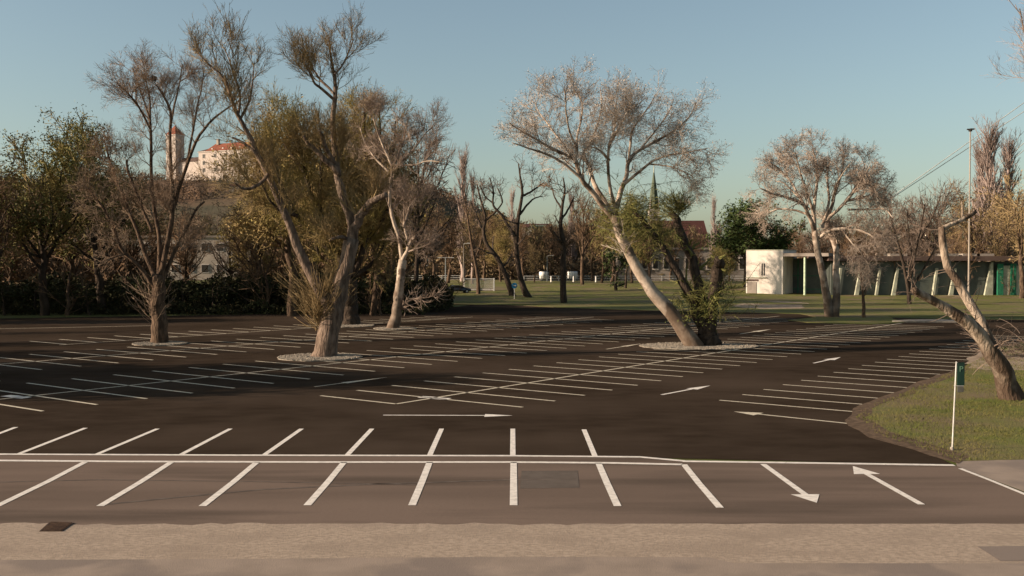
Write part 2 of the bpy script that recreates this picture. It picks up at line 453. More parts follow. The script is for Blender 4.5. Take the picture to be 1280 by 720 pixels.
def arrow(a, b, w=.14, hl=1.6, hw=.55, parent=None, m='paint', z=.006):
    a, b = Vector(a), Vector(b); d = (b - a).normalized()
    mark('direction_arrow', [a, b - d * hl], w, parent, m, z, (hl, hw))
arrow(g2(479, 519), g2(641, 519.5), .15, 1.1, .75, lot)
arrow(g2(393, 483.5), g2(485, 471.5), .12, 3.2, .5, lot, Lm)
arrow(g2(827, 493.5), g2(888, 482), .16, 1.8, .6, lot)
arrow(g2(1017, 454), g2(1051, 446.5), .16, 2.2, .7, lot)
arrow(g2(1080, 531.5), g2(917, 514.5), .16, 1.1, .85, lot, Lm)
arrow(g2(758, 436.5), g2(802, 429.5), .14, 3, .5, lot, Lm)
arrow(g2(925, 417.5), g2(964, 411.5), .16, 4, .7, lot, Lm)
arrow(g2(0, 476), g2(48, 469), .14, 3, .5, lot, Lm)
for c in ((543, 497.5), (20, 496)):
    p = g2(*c); mark('painted_blob', [p - U * .1 - Vv * .75, p - Vv * .35, p + Vv * .35, p + U * .1 + Vv * .75], .55, lot)
# long thin edge line at the back
mark('edge_line', [g2(-200, 413), g2(0, 411), g2(100, 409), g2(190, 407)], .2, lot, Lm)

# near rows: bays on both sides of the double line
P1 = [g2(-400, 566), g2(-150, 567), g2(0, 568), g2(300, 569.3), g2(640, 570), g2(800, 571.5), g2(855, 576.5)]
P2 = [g2(-400, 571), g2(-150, 573.5), g2(0, 576), g2(150, 577.2), g2(400, 578), g2(640, 578), g2(760, 579), g2(853, 581)]
mark('edge_line', P1, .22, lot, 'paint', .010)
mark('edge_line', P2, .24, road, 'paint', .012)
mark('edge_line', [g2(853, 577), g2(1000, 579), g2(1193, 582)], .24, road, 'paint', .014)
mark('edge_line', [g2(1200, 586), g2(1236, 600), g2(1290, 622), g2(1420, 672)], .13, road, 'paint', .014)
mark('tar_seam', [g2(120, 632), g2(200, 624), g2(330, 612), g2(480, 605), g2(640, 600), g2(720, 599)], .13, road, 'tarseam', .009)
mark('tar_seam', [g2(-40, 604), g2(120, 600), g2(300, 602), g2(520, 606)], .08, road, 'tarseam', .009)
up = [(-70, 568, 20, 534), (22, 568, 107, 535), (121, 568, 197, 536), (226, 568.5, 288, 536), (330, 569, 377, 536), (434, 569, 465, 536),
      (537, 569.5, 552, 536), (641, 570, 641, 536), (744, 571, 730, 537)]
for x0, y0, x1, y1 in up:
    mark('bay_line', [g2(x0, y0), g2(x1, y1)], .17, lot, 'paint')
dn = [(-220, 577, -410, 630), (-110, 577, -264, 631), (-5, 577, -133, 632), (107, 577.5, -4, 633), (214, 578, 125, 633), (321, 578, 253, 633), (430, 578, 384, 632), (537, 578, 515, 632),
      (642, 578, 642, 632), (748, 579, 772, 633), (855, 581, 900, 635)]
for x0, y0, x1, y1 in dn:
    a, b = g2(x0, y0), g2(x1, y1); mark('bay_line', [a, (a + b) / 2 + Vector((.06 * (640 - x0) / 640, 0)), b], .19, road, 'paint', .012)
arrow(g2(954, 580.5), g2(1021, 629), .18, .95, .75, road, z=.012)
arrow(g2(1152, 631), g2(1066, 583), .18, 1.15, .75, road, z=.012)

# manhole lid, rusty, slightly sunk
mh = empty('drain_cover', gp(70, 659, .018)); tag(mh, 'rusty brown drain cover at the left edge of the road by the gravel strip', 'drain cover')
q = [gp(x, y) - gp(70, 659) for x, y in ((49, 665), (78, 665), (93, 654.5), (62, 653.5))]
MB().prism([(p.x, p.y, -.02) for p in q], (0, 0, .022)).build('frame', M['lid'], mh)
mb = MB()
for i in range(7):
    t = (i + .5) / 7; a, c = q[0].lerp(q[3], t), q[1].lerp(q[2], t); a, c = a.lerp(c, .08), c.lerp(a, .08)
    mb.cyl((a.x, a.y, .004), (c.x, c.y, .004), .022, n=6)
mb.build('grate', M['lid'], mh)

# pebble rings
def pebble_ring(px, py, rx, label, seed, ry=None):
    c = gp(px, py); rng = np.random.default_rng(seed); ry = ry or rx
    e = empty('pebble_ring', c); tag(e, label, 'pebble bed', 'pebble beds round the trees of the car park')
    pts = []
    for i in range(40):
        a = i / 40 * 2 * math.pi; k = 1 + rng.uniform(-.03, .03)
        pts.append((rx * k * math.cos(a), ry * k * math.sin(a), 0))
    MB().prism([(x, y, .004) for x, y, z in pts], (0, 0, .05)).build('bed', M['pebble'], e)
    n = 2600; a = rng.uniform(0, 2 * np.pi, n); r = np.sqrt(rng.uniform(.1, 1, n))
    Cn = np.stack([rx * r * np.cos(a), ry * r * np.sin(a), np.full(n, .05)], 1)
    s = rng.uniform(.03, .085, (n, 1, 1))
    oc = np.array([[1, 0, 0], [0, 1, 0], [-1, 0, 0], [0, -1, 0], [0, 0, .7], [0, 0, -.7]]) * s + Cn[:, None, :] + rng.normal(0, .015, (n, 6, 3))
    F = np.array([[0, 1, 4], [1, 2, 4], [2, 3, 4], [3, 0, 4]]); F = (F[None] + (np.arange(n) * 6)[:, None, None]).reshape(-1, 3)
    o = link(bpy.data.objects.new('pebbles', fast_mesh('pebbles', oc.reshape(-1, 3), F, M['pebble'])), e); o['kind'] = 'stuff'
pebble_ring(400, 447, 2.6, 'pale pebble bed round the foot of the big brown leaning tree on the left', 1)
pebble_ring(200, 430, 1.9, 'pebble bed round the many limbed tree furthest left', 2)
pebble_ring(437, 407.5, 2.3, 'pebble bed under the thick trunk behind the big leaning tree', 3)
pebble_ring(494, 411, 1.9, 'small pebble bed under the pale forked sycamore', 4)
pebble_ring(873, 433, 4.2, 'wide pebble bed shared by the leaning white sycamore and the dark ivy clad willow', 5, 3.0)

# ------------------------------------------------------------------ trees
def build_tree(name, base, limbs, levels, bark, twig, label, cat='tree', group=None, seed=0, sides=12, leaf=None, leafm=None, extra=None, lump=.035, thin=1.0, crown_name='crown'):
    """limbs: lists of (x,y,z,r) world rows; levels grown in turn"""
    rng = np.random.default_rng(seed)
    K = 18
    e = empty(name, base); tag(e, label, cat, group)
    b = np.array(base)
    P = []; Rr = []
    for l in limbs:
        q = resample(l, K); q[:, :3] -= b
        wob_ = rng.normal(0, 1, (K, 3)); wob_ = (wob_ + np.roll(wob_, 1, 0)) * .35; wob_[0] = 0
        q[:, :3] += wob_ * q[:, 3:4] * (.15 if not P else .35)
        P.append(q[:, :3]); Rr.append(np.maximum(q[:, 3], .015))
    P = np.array(P); Rr = np.array(Rr)
    V, F = tubes([(P, Rr, sides)], lump, rng)
    link(bpy.data.objects.new('trunk', fast_mesh('trunk', V, F, bark, True)), e)
    sets = []; cur = (P[1:], Rr[1:]) if len(limbs) > 7 else (P, Rr)
    for lv in levels:
        cur = grow(cur[0], cur[1], lv['d'], lv['L'], lv.get('a', (30, 60)), lv.get('k', 5), lv.get('j', .15), lv.get('t', (0, 0, .05)),
                   lv.get('rs', .6), lv.get('r', .015), rng, lv.get('u0', .2), 1., lv.get('tp', .35))
        sets.append((cur[0], cur[1], 5 if lv is levels[0] else 3))
    if extra: sets += extra(rng, P, Rr)
    VF = tubes(sets)
    link(bpy.data.objects.new(crown_name, fast_mesh(crown_name, VF[0], VF[1], twig, False)), e)
    if leaf:
        tipsP = cur[0][:, 1:].reshape(-1, 3)
        sel = tipsP[rng.random(len(tipsP)) < leaf.get('p', 1)]
        V, F = cards(sel, leaf['s'], rng, leaf.get('n', 1), leaf.get('sp', .1), leaf.get('e', 1.6))
        link(bpy.data.objects.new('foliage', fast_mesh('foliage', V, F, leafm, False)), e)
    return e

SC = [.62, .85]
CMP = [0, 1.0]      # limbs above this line of the photograph are shortened, the twigs make up the height
def pl(Y, pts, d0=0.0, d1=0.0, flare=False):
    """limb from photograph points (px,py,r px) at distance Y; depth runs from d0 to d1 metres"""
    out = []
    for i, p in enumerate(pts):
        t = i / (len(pts) - 1)
        YY = Y + d0 + (d1 - d0) * t
        py = p[1] if p[1] >= CMP[0] else CMP[0] - (CMP[0] - p[1]) * CMP[1]
        v = wp(p[0], py, YY); r = p[2] * YY / FPX * (SC[1] if flare else SC[0])
        out.append((v.x, v.y, v.z, r))
    if flare:
        x, y, z, r = out[0]; out[0] = (x, y, z - .15, r * 1.08)
    return out

HERO = lambda L1=(1.5, 4.5), t=(0, 0, .06), dd=1.0, r=.014: [
    dict(d=1.3 * dd, L=L1, a=(22, 55), k=7, j=.12, t=t, rs=.42, r=.026, u0=.24, tp=.6),
    dict(d=2.6 * dd, L=(1.0, 2.6), a=(20, 50), k=6, j=.13, t=t, rs=.55, r=.018, u0=.15, tp=.55),
    dict(d=5.2 * dd, L=(.5, 1.6), a=(20, 55), k=4, j=.17, t=t, rs=.6, r=r * .85, u0=.15),
    dict(d=4.2 * dd, L=(.3, .8), a=(25, 65), k=3, j=.2, t=t, rs=.7, r=r * .75, u0=.2)]

# T1 many limbed tree furthest left
b = gp(200, 429); Y = b.y
CMP[:] = [170, .86]
T1 = [pl(Y, [(200, 430, 12), (199, 400, 11), (198, 365, 10), (197, 345, 9)], flare=True),
      pl(Y, [(197, 365, 6), (176, 335, 4), (152, 312, 3.3), (141, 282, 3), (126, 256, 2.5), (110, 236, 2)], 0, -3),
      pl(Y, [(196, 350, 6), (180, 315, 4), (170, 285, 3.5), (156, 252, 3), (146, 226, 2.5), (137, 200, 2), (130, 175, 1.2)], 0, 1),
      pl(Y, [(198, 350, 6), (200, 310, 4.5), (196, 280, 4), (190, 240, 3.4), (189, 190, 3), (188, 150, 2.5), (187, 115, 1.8), (180, 80, 1)], 0, 2),
      pl(Y, [(190, 290, 3.4), (174, 250, 2.6), (160, 215, 2.4), (158, 200, 2)], 0, 1),
      pl(Y, [(200, 350, 6.5), (208, 310, 5), (216, 260, 4.5), (214, 215, 3.6), (213, 170, 3), (212, 130, 2.6), (202, 108, 2), (193, 92, 1)], 0, -1.5),
      pl(Y, [(216, 262, 3.6), (228, 222, 3.4), (244, 180, 3), (262, 150, 2.4), (284, 130, 1.6), (300, 118, 1)], 0, -3),
      pl(Y, [(232, 212, 2.6), (240, 170, 2.2), (246, 130, 1.8), (252, 100, 1.2), (255, 75, .8)], 0, 2.5),
      pl(Y, [(202, 355, 5), (218, 315, 3.6), (232, 288, 3), (246, 262, 2.5), (256, 252, 1.8)], 0, 2),
      pl(Y, [(212, 165, 2.4), (218, 125, 2), (224, 95, 1.5), (228, 66, 1)], 0, 2),
      pl(Y, [(188, 160, 2.2), (172, 125, 1.9), (160, 108, 1.5), (148, 95, 1)], 0, -2.5),
      pl(Y, [(188, 150, 2), (180, 120, 1.6), (172, 92, 1.2), (165, 70, .8)], 0, 3)]
def sprouts(P0, n, L, out, seed, r=.012, up=.12, zr=2.2):
    def f(rng, P, Rr):
        p = P0 + rng.normal(0, .12, (n, 3)) + np.array([0, 0, 1]) * rng.uniform(-zr / 2, zr / 2, (n, 1))
        a = rng.uniform(0, 2 * np.pi, n); d = norm(np.stack([np.cos(a) * out, np.sin(a) * out, rng.uniform(.2, 1, n)], 1))
        k = 6; o = np.empty((n, k, 3)); o[:, 0] = p; st = rng.uniform(L[0], L[1], (n, 1)) / (k - 1)
        for j in range(1, k):
            d = norm(d + rng.normal(0, .09, (n, 3)) + np.array([0, 0, up])); p = p + d * st; o[:, j] = p
        R = np.full((n, 1), r * 1.6) * np.linspace(1, .5, k)[None]
        sub = grow(o, R, 2.5, (.3, .9), (15, 45), 4, .12, (0, 0, .1), .7, r, rng, .2)
        return [(o, R, 3), (sub[0], sub[1], 3)]
    return f
zl = lambda px, py, Y, b: np.array(wp(px, py, Y)) - np.array(b)
build_tree('multi_stemmed_tree', b, T1, HERO((1.0, 2.6), (0, 0, .08), 1.4, .012), M['bark_brown'], M['tw_t1'],
           'many limbed brown tree furthest left in the car park with bare pinkish twigs', seed=11,
           extra=sprouts(zl(190, 385, Y, b), 60, (1, 3), .9, 1))

# T2 big leaning forked tree
b = gp(403, 446); Y = b.y
CMP[:] = [140, .80]
T2 = [pl(Y, [(404, 447, 18), (409, 425, 15.5), (414, 400, 15.5), (420, 378, 15), (426, 355, 12), (433, 325, 11), (440, 298, 11)], flare=True),
      pl(Y, [(440, 300, 11), (437, 272, 10), (428, 240, 8.5), (422, 212, 7.5), (418, 180, 5.5), (416, 145, 5), (419, 110, 4.2), (417, 78, 3), (413, 50, 2), (411, 22, 1)], 0, 1),
      pl(Y, [(438, 305, 9), (447, 275, 9), (460, 256, 7.5), (472, 249, 6.5), (482, 242, 5.5)], 0, -1.5),
      pl(Y, [(424, 216, 6.5), (412, 204, 6), (398, 192, 5), (386, 180, 4), (380, 170, 3.2)], 0, -1),
      pl(Y, [(420, 208, 5), (410, 190, 4), (404, 174, 3.8), (399, 163, 3.2)], 0, -2),
      pl(Y, [(417, 120, 3), (404, 106, 2.8), (394, 96, 2.4), (388, 82, 1.8), (380, 60, 1), (372, 38, .7)], 0, -2),
      pl(Y, [(418, 112, 2.5), (401, 90, 2.4), (394, 78, 1.8), (384, 55, 1)], 0, 1.5),
      pl(Y, [(418, 82, 2.6), (426, 70, 2), (434, 52, 1.5), (442, 26, .8)], 0, 1),
      pl(Y, [(419, 395, 12), (402, 370, 12), (388, 340, 10), (372, 305, 9), (362, 276, 7.5), (346, 242, 6.5), (332, 212, 6), (320, 190, 5.2), (311, 168, 4.6), (297, 145, 4.2), (288, 115, 3.6), (281, 88, 2.6), (266, 72, 1.6), (247, 48, 1)], 0, -3),
      pl(Y, [(297, 147, 3), (300, 115, 2.2), (292, 80, 1.8), (284, 50, 1.2), (278, 36, .8)], -2, -1),
      pl(Y, [(300, 150, 2.6), (312, 120, 2), (316, 90, 1.4), (318, 62, .8)], -2, 0),
      pl(Y, [(335, 218, 4), (322, 232, 3.6), (306, 236, 2.6), (292, 228, 1.6)], -2, -3.5),
      pl(Y, [(320, 192, 3), (304, 178, 2.5), (290, 172, 1.8)], -2, -2),
      pl(Y, [(400, 300, 3.6), (390, 297, 3.4), (372, 292, 2.6)], 2, 1)]
T2[-1] = pl(Y, [(437, 300, 4), (425, 296, 3.6), (412, 300, 2.6)], 0, -1.2)
def t2x(rng, P, Rr):
    s = sprouts(zl(398, 388, Y, b), 220, (1.2, 3.6), 1.0, 2, zr=2.6)(rng, P, Rr)
    s += sprouts(zl(350, 240, Y - 2, b), 20, (1, 3), .9, 2, zr=4)(rng, P, Rr) + sprouts(zl(292, 90, Y - 2, b), 50, (1, 3), .5, 2, zr=5, up=.2)(rng, P, Rr)
    return s
build_tree('forked_tree', b, T2, HERO((.7, 2.0), (0, 0, .16), 1.5, .012), M['bark_grey'], M['tw_gold'],
           'big leaning forked tree with thick trunk and olive shoots, nearest on the left', seed=12, sides=16, extra=t2x)

# T3 budding willow behind
b = gp(437, 406); Y = b.y
CMP[:] = [210, .9]
T3 = [pl(Y, [(437, 407, 15), (436, 390, 13), (436, 370, 12), (437, 350, 11)], flare=True),
      pl(Y, [(437, 352, 8), (425, 320, 7), (408, 290, 6), (392, 250, 5), (380, 210, 4), (372, 170, 3), (366, 135, 1.5)], 0, 2),
      pl(Y, [(425, 320, 6), (398, 300, 5), (372, 270, 4), (352, 235, 3.5), (342, 195, 2.5), (338, 160, 1.5)], 0, -2),
      pl(Y, [(440, 345, 8), (442, 310, 6), (440, 270, 5), (432, 220, 4), (428, 170, 3), (425, 140, 1.5)], 0, 3),
      pl(Y, [(440, 345, 7), (455, 310, 6), (468, 270, 5), (474, 225, 4), (476, 180, 3), (474, 130, 1.5)], 0, 0),
      pl(Y, [(455, 305, 5), (478, 275, 4), (492, 240, 3), (500, 200, 2)], 0, 3),
      pl(Y, [(440, 330, 6), (452, 270, 5), (456, 220, 4), (455, 170, 3), (456, 125, 1.5)], 0, -2),
      pl(Y, [(404, 285, 4), (400, 250, 3.5), (402, 205, 3), (398, 160, 1.5)], 0, 0),
      pl(Y, [(380, 215, 4), (358, 180, 3), (350, 155, 2), (352, 135, 1.2)], 1, 3), pl(Y, [(372, 270, 4), (345, 260, 3), (330, 235, 2), (322, 200, 1.4)], -2, -4),
      pl(Y, [(470, 270, 4), (486, 225, 3), (492, 180, 2), (494, 145, 1.2)], 0, 2), pl(Y, [(440, 270, 4), (446, 215, 3), (440, 170, 2), (444, 130, 1.2)], 3, 5),
      pl(Y, [(437, 345, 5), (420, 335, 4), (402, 322, 3), (392, 300, 2)], 0, -3), pl(Y, [(442, 345, 5), (458, 335, 4), (474, 318, 3), (484, 295, 2)], 0, 3)]
WIL = [dict(d=2.2, L=(2, 5), a=(20, 65), k=7, j=.12, t=(0, 0, .05), rs=.4, r=.03, u0=.15, tp=.6),
       dict(d=3.2, L=(1.2, 3.0), a=(20, 55), k=6, j=.14, t=(0, 0, .07), rs=.55, r=.02, u0=.1),
       dict(d=5.2, L=(.7, 1.9), a=(15, 50), k=4, j=.15, t=(0, 0, .05), rs=.6, r=.014, u0=.1),
       dict(d=1.6, L=(.4, .9), a=(15, 50), k=3, j=.15, t=(0, 0, 0), rs=.6, r=.013, u0=.1)]
build_tree('willow_tree', b, T3, WIL, M['bark_dark'], M['tw_olive'],
           'broad budding willow with olive haze of twigs, behind the big forked tree', seed=13,
           leaf=dict(s=.10, p=.5), leafm=M['tw_olive'])

# T4 pale forked sycamore
b = gp(493, 411); Y = b.y
CMP[:] = [210, .72]
T4 = [pl(Y, [(491, 412, 9), (496, 390, 7.5), (499, 360, 6.5), (503, 325, 6)], flare=True),
      pl(Y, [(503, 328, 4.6), (500, 300, 4), (490, 270, 3.6), (487, 235, 3.4), (490, 208, 3), (480, 175, 2.2), (470, 140, 1.2), (466, 120, .8)], 0, -1),
      pl(Y, [(503, 328, 4.6), (512, 306, 4), (519, 296, 3.6)], 0, -1),
      pl(Y, [(512, 306, 3), (506, 285, 2.4), (505, 262, 2)], 0, 1),
      pl(Y, [(505, 285, 2), (511, 262, 2), (520, 248, 1.2)], 0, 1),
      pl(Y, [(489, 212, 2.6), (498, 185, 2.2), (505, 155, 1.6), (510, 122, 1)], 0, 1),
      pl(Y, [(489, 215, 2.6), (505, 195, 2.2), (520, 172, 1.8), (532, 150, 1.3), (540, 140, .9)], 0, 2.5),
      pl(Y, [(489, 218, 2.3), (470, 195, 1.8), (456, 165, 1.3), (450, 140, .8)], 0, 3),
      pl(Y, [(492, 205, 2), (515, 205, 1.7), (535, 198, 1.2), (550, 200, .8)], 0, -2)]
def t4x(rng, P, Rr):
    o = pl(Y, [(500, 386, 1.6), (508, 378, 1.5), (518, 373, 1.3), (535, 372, 1), (548, 366, .7)], 0, -1)
    q = resample(o, 10); q[:, :3] -= np.array(b)
    s = [(q[None, :, :3], q[None, :, 3], 4)]
    g = grow(s[0][0], s[0][1], 9, (.8, 2.6), (20, 80), 6, .16, (0, 0, .10), .8, .014, rng, 0)
    g2_ = grow(g[0], g[1], 3, (.4, 1.2), (20, 60), 4, .16, (0, 0, .02), .8, .012, rng, 0)
    return s + [(g[0], g[1], 3), (g2_[0], g2_[1], 3)]
build_tree('sycamore_tree', b, T4, HERO((1.2, 3.6), (0, 0, .06), 1.35, .012), M['bark_syc'], M['tw_pink'],
           'slim pale sycamore with white forked trunk right of the big willow', group=None, seed=14, extra=t4x)

# T5 leaning white sycamore, the main one
b = gp(868, 433); Y = b.y
SC[:] = [.6, .74]; CMP[:] = [200, .80]
T5 = [pl(Y, [(870, 434, 15), (850, 405, 12), (826, 378, 11), (806, 350, 9.5), (787, 318, 8.5), (775, 292, 8), (767, 270, 7.5)], flare=True),
      pl(Y, [(768, 274, 6.5), (752, 255, 6), (738, 238, 5.4), (726, 222, 4.8), (719, 200, 4.4), (712, 195, 3), (690, 182, 2.8), (668, 166, 2.3), (645, 150, 1.6), (636, 142, 1)], 0, -3),
      pl(Y, [(719, 204, 3.6), (721, 180, 3), (722, 160, 2.4), (726, 140, 2), (728, 115, 1.5), (724, 95, .9)], -2, 0),
      pl(Y, [(721, 182, 2.8), (712, 155, 2.2), (708, 130, 1.8), (707, 105, 1.3), (706, 86, .8)], -2, -4),
      pl(Y, [(720, 200, 2.6), (700, 170, 2.1), (684, 142, 1.7), (672, 122, 1.1), (668, 104, .7)], -2, 2),
      pl(Y, [(766, 270, 6), (752, 246, 5.6), (742, 226, 4.6), (736, 205, 3.6), (729, 190, 2.8), (740, 168, 2.2), (748, 140, 1.8), (752, 112, 1.2), (750, 86, .8)], 0, 3),
      pl(Y, [(726, 222, 3.4), (706, 206, 3), (686, 192, 2.4), (662, 182, 1.8), (640, 173, 1)], -2, -3.5),
      pl(Y, [(768, 268, 6), (775, 240, 5), (783, 222, 4.6), (786, 200, 4), (798, 186, 3.2), (818, 172, 2.8), (838, 158, 2.2), (852, 145, 1.8), (864, 128, 1.2), (870, 110, .8)], 0, 3),
      pl(Y, [(778, 232, 3.6), (795, 218, 3), (812, 204, 2.6), (832, 194, 2.2), (858, 188, 1.5), (884, 182, .9)], 0, -3),
      pl(Y, [(786, 200, 3), (788, 176, 2.8), (790, 155, 2.4), (800, 135, 1.8), (812, 115, 1.2), (820, 96, .8)], 0, 1),
      pl(Y, [(770, 262, 4), (762, 230, 3.4), (760, 200, 3), (764, 170, 2.4), (776, 145, 1.8), (786, 118, 1.2), (790, 96, .8)], 0, -2),
      pl(Y, [(762, 200, 2.4), (750, 185, 2), (735, 178, 1.2)], -1, -3),
      pl(Y, [(760, 180, 2), (768, 150, 1.7), (770, 125, 1.3), (766, 100, .8)], -1, 3),
      pl(Y, [(800, 184, 2.2), (822, 150, 1.7), (836, 125, 1.3), (842, 105, .8)], 1, 4),
      pl(Y, [(812, 205, 1.8), (836, 208, 1.5), (856, 215, 1.1), (868, 222, .7)], -1, -4)]
build_tree('leaning_sycamore', b, T5, HERO((1.0, 2.7), (0, 0, .02), 1.35, .012), M['bark_syc'], M['tw_pale'],
           'tall white barked sycamore leaning to the left with wide open crown, in the middle', seed=15, sides=16, cat='tree',
           leaf=dict(s=.07, p=.5), leafm=M['tw_pale'], extra=sprouts(zl(779, 306, Y - .5, b), 26, (.9, 2.4), 1.0, 5, zr=1.6, up=0))

# T6 dark ivy willow
SC[:] = [.72, .85]; CMP[:] = [0, 1]
b = gp(888, 432); Y = b.y
T6 = [pl(Y, [(889, 433, 17), (884, 415, 14), (881, 400, 12)], flare=True),
      pl(Y, [(878, 408, 9), (864, 375, 8), (850, 348, 7), (834, 318, 6), (815, 292, 5.5), (800, 272, 4.5), (792, 262, 3)], 0, -1),
      pl(Y, [(882, 408, 10), (876, 370, 9), (868, 335, 9), (858, 305, 7.5), (846, 278, 7), (840, 266, 5.5)], 0, 2),
      pl(Y, [(887, 412, 11), (893, 375, 10), (897, 340, 9.5), (898, 323, 8.5)], 0, -1)]
def t6x(rng, P, Rr):
    s = []
    # weeping strands from the left limb and the tall limb top
    for (px, py, YY, n, L, sp, up) in ((847, 262, Y + 2, 150, (.7, 1.9), .35, .02), (798, 268, Y - 1, 110, (1, 3), .7, -.10), (780, 285, Y, 110, (1, 2.8), .9, -.16), (822, 300, Y, 60, (1, 2.6), .7, -.16), (900, 372, Y, 60, (.8, 2.2), .8, .03), (868, 385, Y, 60, (.8, 2.2), .8, -.04)):
        p = zl(px, py, YY, b) + rng.normal(0, sp, (n, 3)); a = rng.uniform(0, 2 * np.pi, n)
        d = norm(np.stack([np.cos(a), np.sin(a), rng.uniform(0, 1.3, n)], 1)); k = 7
        o = np.empty((n, k, 3)); o[:, 0] = p; st = rng.uniform(L[0], L[1], (n, 1)) / (k - 1)
        for j in range(1, k):
            d = norm(d + rng.normal(0, .1, (n, 3)) + np.array([0, 0, up])); p = p + d * st; o[:, j] = p
        R = np.full((n, k), .016); s.append((o, R, 3))
        g = grow(o, R, 4, (.3, 1.0), (20, 60), 5, .12, (0, 0, up), .8, .012, rng, 0); s.append((g[0], g[1], 3))
    return s
e6 = build_tree('willow_tree', b, T6, [dict(d=1.6, L=(.6, 1.8), a=(30, 70), k=5, j=.15, t=(0, 0, -.02), rs=.4, r=.02, u0=.1),
                                  dict(d=4, L=(.4, 1.2), a=(20, 60), k=4, j=.15, t=(0, 0, -.08), rs=.5, r=.012, u0=.1)],
           M['bark_dark'], M['tw_willow'], 'dark ivy clad willow with three cut limbs beside the leaning white sycamore', seed=16, extra=t6x, lump=.07)
rng = np.random.default_rng(61)
def blob(cs, n, rng):
    out = []
    for (c, r, w) in cs:
        m = int(n * w); q = rng.normal(0, 1, (m, 3)); q = norm(q) * (rng.random((m, 1)) ** .45)
        out.append(np.array(c) + q * np.array(r))
    return np.concatenate(out)
pts = blob([(zl(890, 378, Y - .5, b), (1.5, 1.3, 1.5), .8), (zl(866, 395, Y - .5, b), (2.0, 1.2, 1.0), .4), (zl(848, 258, Y + 2, b), (1.0, .9, 1.1), .35), (zl(906, 350, Y, b), (.9, 1, 1.5), .25),
            (zl(808, 290, Y, b), (2.0, 1.5, 2.6), .25), (zl(780, 262, Y - 1, b), (1.8, 1.2, 2.0), .2)], 2600, rng)
pts = pts[rng.random(len(pts)) < .2]
V, F = cards(pts, .07, rng, 2, .12, 2.4)
link(bpy.data.objects.new('foliage', fast_mesh('foliage', V, F, M['leaf_willow'])), e6)

# T7 pale double sycamore on the grass point
SC[:] = [.5, .52]; CMP[:] = [260, .88]
b = gp(1040, 396); Y = b.y
T7 = [pl(Y, [(1037, 398, 11), (1033, 365, 9), (1026, 335, 8), (1021, 308, 7.5), (1018, 288, 7)], flare=True),
      pl(Y, [(1043, 398, 11), (1045, 365, 8.5), (1045, 335, 7.5), (1044, 310, 7), (1036, 285, 6), (1034, 270, 5.5)], 0, 2, flare=True),
      pl(Y, [(1018, 290, 5.5), (1012, 270, 5), (1003, 254, 4.2), (985, 246, 3.4), (966, 240, 2.6), (950, 232, 1.6)], 0, -4),
      pl(Y, [(1006, 258, 3.4), (990, 225, 2.6), (975, 205, 2), (962, 196, 1.2)], 0, 3),
      pl(Y, [(1018, 290, 5.5), (1018, 260, 4.4), (1021, 225, 3.4), (1020, 195, 2.2), (1016, 175, 1)], 0, 2),
      pl(Y, [(1018, 270, 4), (1006, 230, 3), (998, 200, 2), (995, 182, 1.2)], 0, -3),
      pl(Y, [(1034, 275, 4.6), (1044, 240, 3.6), (1052, 210, 2.6), (1056, 185, 1.4)], 0, 2),
      pl(Y, [(1034, 275, 4.6), (1058, 250, 3.6), (1076, 222, 2.6), (1088, 200, 1.5)], 0, -3),
      pl(Y, [(1024, 297, 4.2), (1036, 289, 4), (1052, 286, 3.6), (1070, 287, 3), (1088, 294, 2.2), (1104, 308, 1.3)], 0, -5),
      pl(Y, [(1058, 250, 3), (1082, 244, 2.4), (1104, 232, 1.5)], 0, 4),
      pl(Y, [(1052, 286, 2.4), (1062, 300, 2), (1078, 318, 1.4), (1086, 332, 1)], -3, -5),
      pl(Y, [(1028, 285, 4), (1036, 250, 3.2), (1034, 215, 2.4), (1038, 188, 1.2)], 0, 0), pl(Y, [(1010, 268, 3), (990, 262, 2.4), (970, 262, 1.8), (955, 270, 1)], 0, 2),
      pl(Y, [(1050, 260, 3), (1068, 232, 2.4), (1080, 205, 1.6), (1078, 190, 1)], 0, 4), pl(Y, [(1060, 262, 2.8), (1085, 262, 2.2), (1106, 262, 1.6), (1116, 272, 1)], 0, -4),
      pl(Y, [(1012, 262, 2.8), (994, 240, 2.2), (980, 225, 1.6), (970, 222, 1)], 0, 5), pl(Y, [(1040, 250, 2.6), (1046, 225, 2), (1062, 198, 1.2)], 0, -5)]
H7 = HERO((1.5, 4), (0, 0, .02), 1.3, .016)
H7[0]['L'] = (1.5, 4.2)
build_tree('sycamore_tree', b, T7, H7, M['bark_syc'], M['tw_white'],
           'pale twin trunked sycamore with spreading crown, on the grass point right of the white building', seed=17,
           leaf=dict(s=.12, p=.15), leafm=M['tw_pink'])

# T8 broken leaning tree right
SC[:] = [.72, .74]; CMP[:] = [0, 1]
b = gp(1266, 499, .0); Y = b.y
T8 = [pl(Y, [(1268, 501, 21), (1256, 475, 17), (1242, 447, 15), (1224, 418, 12), (1196, 394, 9), (1170, 378, 7.5), (1148, 366, 6.5), (1142, 362, 5)], 0, -1.5, flare=True),
      pl(Y, [(1246, 452, 11), (1238, 428, 9), (1225, 398, 8), (1210, 372, 7.5), (1195, 350, 7), (1185, 337, 7), (1181, 315, 6.5), (1178, 288, 6.5), (1190, 280, 4), (1202, 275, 3.6), (1211, 271, 4), (1220, 265, 3)], 0, 2),
      pl(Y, [(1204, 275, 2.4), (1203, 262, 1.6), (1202, 252, .8)], 2, 2)]
rng = np.random.default_rng(88); n = 60
bt = gp(1262, 446); p = np.array([0, 0, .5]) + rng.normal(0, 1, (n, 3)) * np.array([1.3, .9, .35]); k = 8
d = norm(np.stack([rng.uniform(-1.1, 1.3, n), rng.normal(0, .7, n), rng.uniform(-.3, .7, n)], 1))
